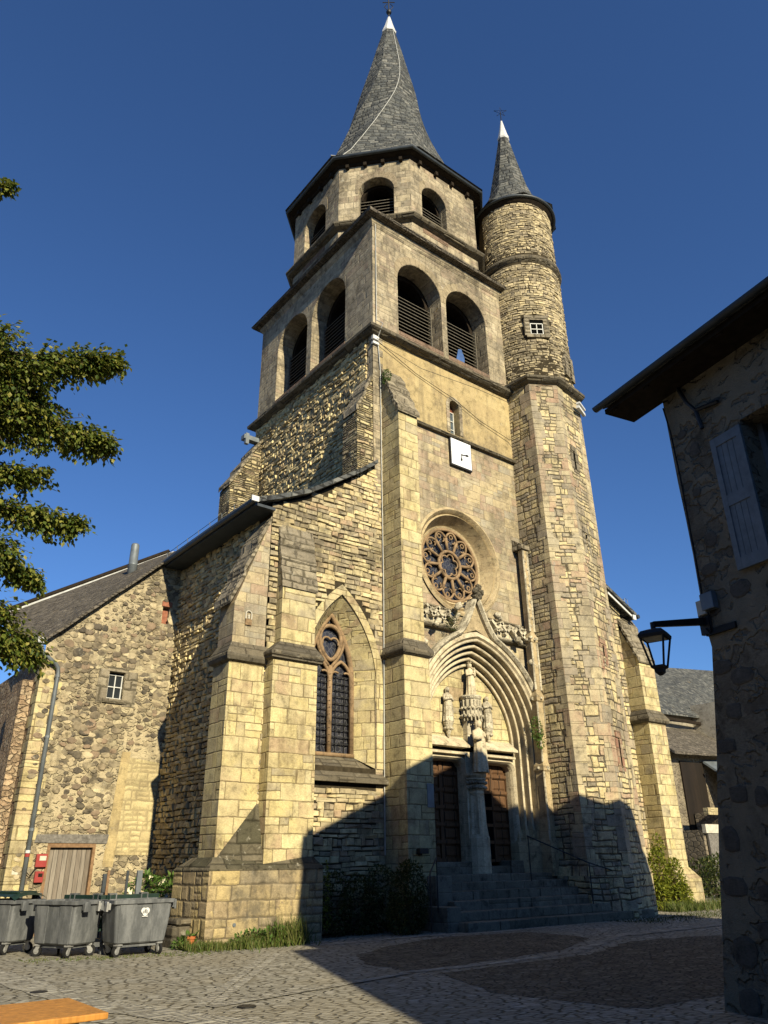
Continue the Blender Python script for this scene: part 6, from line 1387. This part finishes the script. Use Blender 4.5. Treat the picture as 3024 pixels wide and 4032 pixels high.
# left wall in strips, leaving the window opening
def strip(a0f, a1f, zlist):
    for (z0), (z1) in zip(zlist[:-1], zlist[1:]):
        m.face([hp(a0f(z0), 0, z0), hp(a0f(z1), 0, z1), hp(a1f(z1), 0, z1), hp(a1f(z0), 0, z0)][::-1])
import bisect
def edge(z):
    for (z0, e0), (z1, e1) in zip(ez[:-1], ez[1:]):
        if z0 <= z <= z1: return e0 + (e1 - e0) * (z - z0) / (z1 - z0) + wob(z)
    return ez[-1][1]
ZL = [0, .4, .8, 1.2, 1.6, 2.0, 2.3, 2.7, 3.2, 3.6, 3.85, 4.05, 4.5]
strip(lambda z: -14, edge, [0] + ZL[1:]); ZU = [4.5, 6.35, 7.4]
strip(lambda z: -1.05, edge, [4.5, 5, 5.5, 6, 6.35]); strip(lambda z: -14, lambda z: -1.95, [4.5, 6.35]); strip(lambda z: -14, edge, [6.35, 6.8, 7.4])
ZA = [0, .4, .8, 1.2, 1.6, 2.0, 2.3, 2.7, 3.2, 3.6, 3.85, 4.05, 4.5, 5, 5.5, 6, 6.5, 7.4]
for z0, z1 in zip(ZA[:-1], ZA[1:]):
    m.face([hp(edge(z0), 0, z0), hp(edge(z0), -9.6, z0), hp(edge(z1), -9.6, z1), hp(edge(z1), 0, z1)][::-1])
m.face([hp(0, 0, 7.4), hp(0, -9.6, 7.4), hp(0, RG, 10.2)]); m.face([hp(-14, 0, 0), hp(-14, -9.6, 0), hp(-14, -9.6, 7.4), hp(-14, RG, 10.2), hp(-14, 0, 7.4)]); m.face([hp(0, -9.6, 0), hp(-14, -9.6, 0), hp(-14, -9.6, 7.4), hp(0, -9.6, 7.4)])
for q in ((-1.05, 0, -1.05, -.4), (-1.95, -.4, -1.95, 0)): m.face([hp(q[0], q[1], 4.5), hp(q[2], q[3], 4.5), hp(q[2], q[3], 6.35), hp(q[0], q[1], 6.35)])
m.face([hp(-1.95, 0, 6.35), hp(-1.05, 0, 6.35), hp(-1.05, -.4, 6.35), hp(-1.95, -.4, 6.35)]); m.face([hp(-1.95, 0, 4.5), hp(-1.95, -.4, 4.5), hp(-1.05, -.4, 4.5), hp(-1.05, 0, 4.5)])
m.build('wall', MAT['housewall'], hs)
m = MB(); hbox(m, -1.95, -1.05, -.42, -.36, 4.5, 6.35); wi = m.build('window', MAT['pane'], hs)
m = MB(); hbox(m, -1.12, -1.05, -.37, -.28, 4.5, 6.35); hbox(m, -1.95, -1.88, -.37, -.28, 4.5, 6.35); hbox(m, -1.53, -1.47, -.37, -.28, 4.5, 6.35); hbox(m, -1.95, -1.05, -.37, -.27, 4.5, 4.58); sub(m, 'frame', MAT['shutter'], wi)
m = MB(); a0, a1, z0, z1 = -1.07, -.63, 4.58, 6.27
for k in range(4): 
    q0 = a0 + .06 + (a1 - a0 - .12) * k / 4; hbox(m, q0 + .003, q0 + (a1 - a0 - .12) / 4 - .003, .03, .05, z0 + .05, z1 - .05)
sh = m.build('shutter', MAT['shutter'], hs)
m = MB(); hbox(m, a0, a0 + .07, .028, .065, z0, z1); hbox(m, a1 - .07, a1, .028, .065, z0, z1); hbox(m, a0 + .07, a1 - .07, .028, .063, z1 - .12, z1); hbox(m, a0 + .07, a1 - .07, .028, .063, z0, z0 + .14); hbox(m, a0 + .07, a1 - .07, .028, .063, (z0 + z1) / 2 - .07, (z0 + z1) / 2 + .07); sub(m, 'shutter_frame', MAT['shutter'], sh)
# protruding stones of the near corner
rs = random.Random(4)
for al, z, w_, h_ in ((.30, .75, .34, .30), (-.0, .95, .2, .17), (.28, 1.35, .36, .22), (-.1, 1.3, .22, .16), (.22, 1.8, .24, .28), (.0, 2.25, .26, .2), (-.28, 2.2, .2, .22), (.05, 2.75, .3, .16), (-.15, 3.1, .22, .2), (-.35, 3.45, .3, .2), (-.1, 3.6, .3, .18), (.35, .3, .3, .26), (-.3, 5.1, .2, .2), (-.2, 4.75, .24, .16), (-.55, 4.4, .3, .2), (-.25, 5.75, .14, .12), (-.35, 6.3, .18, .2), (-.2, 6.6, .16, .12), (-.75, 6.75, .3, .12), (-.12, 4.35, .3, .34), (-1.3, 4.1, .3, .2), (-1.0, 3.9, .2, .18), (-.7, 2.9, .3, .25), (-.8, 1.6, .35, .25), (-.6, .8, .3, .25)):
    pts = [(al + w_ / 2 * math.cos(q) * rs.uniform(.8, 1.1), z + h_ / 2 * (abs(math.sin(q)) ** .6) * (1 if math.sin(q) > 0 else -1) * rs.uniform(.85, 1.05)) for q in [2 * PI * k / 10 for k in range(10)]]
    pts = [(min(a, edge(zq) - .02), zq) for a, zq in pts]
    m = MB(); m.rings([[hp(a, -.01, zq) for a, zq in pts], [hp(a, .006, zq) for a, zq in pts], [hp(al + (a - al) * .8, .014, z + (zq - z) * .8) for a, zq in pts]], False, True)
    m.build('wall_stone', MAT['housestone'], hs)
m = MB(); hbox(m, -.42, .0, .0, .035, 3.98, 4.05); m.build('iron_tie_bar', MAT['iron'], hs)
m = MB(); m.tube([hp(-.30, .03, 7.25), hp(-.42, .06, 6.95), hp(-.52, .05, 6.78), hp(-.55, .04, 6.5)], .03, 6); m.tube([hp(-.52, .05, 6.78), hp(-.85, .04, 6.72)], .03, 6); m.build('wall_anchor', MAT['iron'], hs)
m = MB(); m.tube([hp(-.02, .04, 7.1), hp(-.06, .035, 6.7), hp(-.07, .03, 6), hp(-.06, .03, 5), hp(-.05, .03, 4.45), hp(-.03, .05, 4.25)], .012, 5); m.build('wall_cable', MAT['rubber'], hs)
# roof with overhang
m = MB(); OV, SLP = .50, .565; ER = 7.30; FA = .60
def rp(al, out, dz=0): return hp(al, out, ER + (OV - out if out >= RG else OV - 2 * RG + out) * SLP + dz)
n = 8
for (o0, o1) in ((OV, RG), (RG, -9.6 - OV)):
    for k in range(n):
        a0, a1 = FA - (15 * k / n), FA - (15 * (k + 1) / n)
        m.face([rp(a0, o0, .16), rp(a0, o1, .16), rp(a1, o1, .16), rp(a1, o0, .16)] if o0 > o1 else []); m.face([rp(a0, o0, .02), rp(a1, o0, .02), rp(a1, o1, .02), rp(a0, o1, .02)])
    m.face([rp(FA, o0, .02), rp(FA, o1, .02), rp(FA, o1, .16), rp(FA, o0, .16)])
m.face([rp(FA, OV, .02), rp(FA, OV, .16), rp(-14, OV, .16), rp(-14, OV, .02)]); ro = m.build('roof', MAT['slate'], hs)
m = MB()
for k in range(22):
    al = FA - .15 - k * .6; q = [hp(al - .05, OV - .06, ER - .07), hp(al + .05, OV - .06, ER - .07), hp(al + .05, -.5, ER + .55), hp(al - .05, -.5, ER + .55)]; m.hexa(q + [p + V((0, 0, .12)) for p in q])
m.hexa([hp(FA, OV - .03, ER - .05), hp(-14, OV - .03, ER - .05), hp(-14, -.05, ER - .05), hp(FA, -.05, ER - .05), hp(FA, OV - .03, ER + .02), hp(-14, OV - .03, ER + .02), hp(-14, -.05, ER + .30), hp(FA, -.05, ER + .30)][::-1]); sub(m, 'soffit_boards', MAT['soffit'], ro)
m = MB()
gp = lambda al: hp(al, OV + .045, ER + .07)
seg = [[gp(FA + .1 - 15 * k / 10) + HO * .065 * math.cos(t) + V((0, 0, .065 * math.sin(t))) for t in [PI + PI * j / 8 for j in range(9)]] for k in range(11)]
m.rings(seg, False, False, closed=False); gt = sub(m, 'gutter', MAT['gutter'], ro)
# ------------------------------------------------------------------ street lamp
Wp = hp(-.02, 0, 4.16); lp = hp(-.02, .87, 3.99)
t = thing('street_lamp', 'black four-sided lantern on a bracket at the house corner', 'street lamp', tuple(Wp))
m = MB(); m.hexa([Wp + HO * .0 + HD * -.03 + V((0, 0, -.05)), Wp + HD * .03 + V((0, 0, -.05)), lp + HD * .028 + V((0, 0, .0)), lp + HD * -.028, Wp + HD * -.03 + V((0, 0, .05)), Wp + HD * .03 + V((0, 0, .05)), lp + HD * .028 + V((0, 0, .07)), lp - HD * .028 + V((0, 0, .07))]); m.tube([lp + V((0, 0, .06)), lp + V((0, 0, -.1))], .032, 8); hbox(m, -.09, .05, 0, .05, 4.0, 4.3); m.build('bracket', MAT['iron'], t)
LM = Matrix.Translation(lp + V((0, 0, -.57))) @ Matrix.Rotation(HA + .5, 4, 'Z')
def lsq(r, z): return [LM @ V((sx * r, sy * r, z)) for sx, sy in ((-1, -1), (1, -1), (1, 1), (-1, 1))]
m = MB(); m.rings([lsq(.16, .43), lsq(.165, .46), lsq(.13, .51), lsq(.05, .54)]); m.build('lamp_cap', MAT['iron'], t)
m = MB()
for sx, sy in ((-1, -1), (1, -1), (1, 1), (-1, 1)): m.tube([LM @ V((sx * .15, sy * .15, .45)), LM @ V((sx * .075, sy * .075, .06))], .014, 5)
for r_, z in ((.15, .43), (.075, .06)): m.tube(lsq(r_, z), .016, 5, closed=True)
m.rings([lsq(.08, .06), lsq(.055, .03), lsq(.05, -.01), lsq(.015, -.045)]); m.build('lantern_frame', MAT['iron'], t)
m = MB(); m.rings([lsq(.12, .41), lsq(.12, .425)]); m.build('lamp_head', MAT['cream'], t)
jb = thing('junction_box', 'pale grey electrical box above the lamp bracket', 'junction box', tuple(hp(-.14, .03, 4.3))); m = MB(); hbox(m, -.24, -.06, .01, .1, 4.26, 4.46); m.build('box', MAT['zinc'], jb, bevel=.01); m = MB(); hbox(m, -.10, .02, .01, .09, 4.22, 4.40); m.build('terminal_cover', MAT['cream'], jb, bevel=.01)
m = MB(); m.tube([hp(-.1, .05, 4.24), hp(-.14, .07, 4.05), hp(-.1, .07, 3.98), hp(-.04, .06, 4.06)], .01, 5); m.build('loop_wire', MAT['rubber'], jb)

# ================================================================== houses around the square (first two known by their shadows, last two added to block sky light)
def plain_house(name, label, poly, ze, ridge, zr, wall='bgwall', roof='slate', windows=()):
    """poly: 4 corners CCW; ridge: two (x,y) points"""
    T = thing(name, label, 'house', (poly[0][0], poly[0][1], 0)); m = MB()
    m.rings([[(x, y, -.5) for x, y in poly], [(x, y, ze) for x, y in poly]], False, False)
    a, b = ridge; A_, B__ = (*a, zr - .1), (*b, zr - .1); P_ = [(x, y, ze) for x, y in poly]
    m.face([P_[3], P_[0], A_]); m.face([P_[1], P_[2], B__]); m.build('wall', MAT[wall], T)
    m = MB(); O_ = offset(poly, .35); P_ = [V((x, y, ze - .12)) for x, y in O_]; A_, B__ = V((*a, zr)), V((*b, zr)); up = V((0, 0, .14))
    for q in ([P_[0], P_[1], B__, A_], [P_[2], P_[3], A_, B__], [P_[1], P_[2], B__], [P_[3], P_[0], A_]): m.face([p + up for p in q]); m.face(q[::-1])
    for k in range(4): m.face([P_[k], P_[(k + 1) % 4], P_[(k + 1) % 4] + up, P_[k] + up])
    m.build('roof', MAT[roof], T)
    for (p0, p1, z0, z1, mt) in windows:
        w_ = MB(); d = V((p1[0] - p0[0], p1[1] - p0[1], 0)).normalized(); nn = V((d.y, -d.x, 0)); a_, b_ = V((*p0, 0)) , V((*p1, 0))
        w_.hexa([a_ + nn * -.1 + V((0, 0, z0)), a_ + nn * .012 + V((0, 0, z0)), b_ + nn * .012 + V((0, 0, z0)), b_ - nn * .1 + V((0, 0, z0)), a_ - nn * .1 + V((0, 0, z1)), a_ + nn * .012 + V((0, 0, z1)), b_ + nn * .012 + V((0, 0, z1)), b_ - nn * .1 + V((0, 0, z1))]); w_.build('window', MAT[mt], T)
    return T
plain_house('unseen_village_house', 'rendered house beyond the near stone house, across the lane', [(17.2, .5), (20.35, .5), (20.35, 6.0), (17.2, 6.0)], 7.6, ((18.3, 3), (19.9, 3)), 9.6)
plain_house('unseen_village_house', 'tall house behind the viewer on the square', [(3.27, -10.2), (11.2, -13.4), (15.2, -3.6), (7.25, -.4)], 8.1, ((8.3, -9.5), (10.2, -4.5)), 10.3)
plain_house('unseen_village_house', 'unseen house added behind the viewer to block sky light', [(-26, -22), (2, -22), (2, -16.5), (-26, -16.5)], 9.0, ((-24, -19.3), (0, -19.3)), 10.6)  # added out of view and made tall to darken the shaded areas
plain_house('unseen_village_house', 'unseen house added on the left to block sky light', [(-17, -14), (-9, -14), (-9, 30), (-17, 30)], 9.5, ((-13, -12), (-13, 28)), 12)  # added out of view to keep sky light off the church front
# ------------------------------------------------------------------ far houses on the right
t_ = thing('far_house', 'grey slate-roofed house highest in the background behind the lantern', 'house', (52, 31, 0))
m = MB(); m.box(44, 66, 30.6, 40, -1, 11.2); m.build('wall', MAT['bgwall'], t_)
def slab(m, p, th=.15): i = [V(q) for q in p]; m.hexa(i + [q + V((0, 0, th)) for q in i])
m = MB(); slab(m, [(43, 30.0, 10.55), (67, 30.0, 11.3), (68, 36.5, 17.4), (44, 36.5, 15.1)]); slab(m, [(44, 36.5, 15.1), (68, 36.5, 17.4), (68, 42, 11), (43, 42, 10.5)]); m.build('roof', MAT['slate'], t_)
m = MB(); m.box(43, 66, 29.95, 30.1, 10.35, 10.55); m.build('eaves_board', MAT['soffit'], t_)
m = MB(); m.box(52.6, 57, 28.3, 30.6, 5, 11.8); m.build('side_wing', MAT['cream2'], t_)
m = MB()
for x in (46.5, 50.5): m.box(x, x + .7, 30.55, 30.62, 8.7, 9.9)
m.build('windows', MAT['pane'], t_) if False else None
t_ = thing('far_house', 'lower house with brown slate lean-to roof below the highest background roof', 'house', (50, 28, 0))
m = MB(); m.box(45, 60, 28.2, 30.5, -1, 8.0); m.build('wall', MAT['housewall'], t_)
m = MB(); slab(m, [(44.5, 27.4, 7.55), (60, 27.4, 8.1), (60, 30.5, 10.4), (44.5, 30.5, 9.5)]); m.build('roof', MAT['brownslate'], t_)
m = MB(); m.box(46.0, 48.6, 28.1, 28.25, 2.6, 7.3); m.build('barn_door', MAT['shadedoor'], t_)
t_ = thing('far_outbuilding', 'low stone outbuilding with zinc and mossy roof at the far right', 'outbuilding', (48, 26, 0))
m = MB(); m.box(46.5, 58, 26.5, 28, -1, 4.2); m.build('wall', MAT['brownrubble'], t_)
m = MB(); slab(m, [(49.0, 26.0, 5.6), (58, 26.0, 5.9), (58, 28.0, 8.1), (48.5, 28.0, 7.3)]); m.build('zinc_roof', MAT['zinc'], t_)
m = MB(); slab(m, [(50.0, 25.5, 5.5), (58, 25.5, 5.7), (58, 27.0, 7.6)] + [(57, 27.0, 7.5)]); m.build('mossy_roof', MAT['brownslate'], t_)
m = MB(); m.tube([(48.2, 26.6, 7.4), (48.6, 26.5, 7.0), (49.0, 26.4, 6.6), (49.2, 26.4, 5.6)], .08, 6); m.build('white_downpipe', MAT['lead'], t_)
m = MB(); m.box(45, 58, 26.2, 26.5, 4.0, 4.4); slab(m, [(49.0, 25.9, 3.9), (50.0, 25.9, 3.9), (55, 25.9, 6.2), (54.4, 25.9, 6.4)], .4); m.build('stone_stair_edge', MAT['blocked'], t_)
t_ = thing('garden_shed', 'dark shed with a pale timber beam beside the right buttress', 'shed', (38, 22, 0))
m = MB(); m.box(36.8, 37.0, 21.9, 24, -1, 2.9); m.build('wall', MAT['brownrubble'], t_); m = MB(); m.box(41, 48, 21.9, 24, -1, 2.9); m.build('wall', MAT['brownrubble'], t_)
m = MB(); m.box(36.8, 42.5, 21.7, 21.9, 2.75, 3.15); m.build('timber_beam', MAT['cream'], t_)
m = MB(); m.box(37.0, 38.0, 21.75, 21.85, -.3, 2.75); m.build('open_door', MAT['lintelwood'], t_); m = MB(); m.box(37, 45, 23.4, 23.5, -1, 2.8); m.build('dark_interior', MAT['void'], t_)
bush('hedge', 'dark bushy hedge filling the gap beside the far shed', 'hedge', [(32.5, 19.4, .6, 2.4, .7, 1.0), (36, 20.3, .7, 2.6, .8, 1.2), (40.5, 20.8, 1.8, 1.6, .8, 1.7), (39.2, 20.7, 2.4, .8, .6, 1.2)], 6500, .17, MAT['shrub'], 31, base=(36, 20, 0))
# open countryside hidden behind the village, so that no bare horizon shows from a step aside
m = MB()
for k in range(49):
    pass
rg = []
for R_, h in ((260, -1), (420, 26), (700, 60)):
    rg.append([(R_ * math.cos(2 * PI * k / 64), R_ * math.sin(2 * PI * k / 64) + 100, h * (1 + .5 * mnoise.noise(V((k * .35, R_ * .01, 0))))) for k in range(64)])
m.rings(rg, False, False); tag(m.build('hills', flat('wooded_hill', (.05, .07, .03), .95, .05, 0, .4, .05)), None, None, kind='structure')
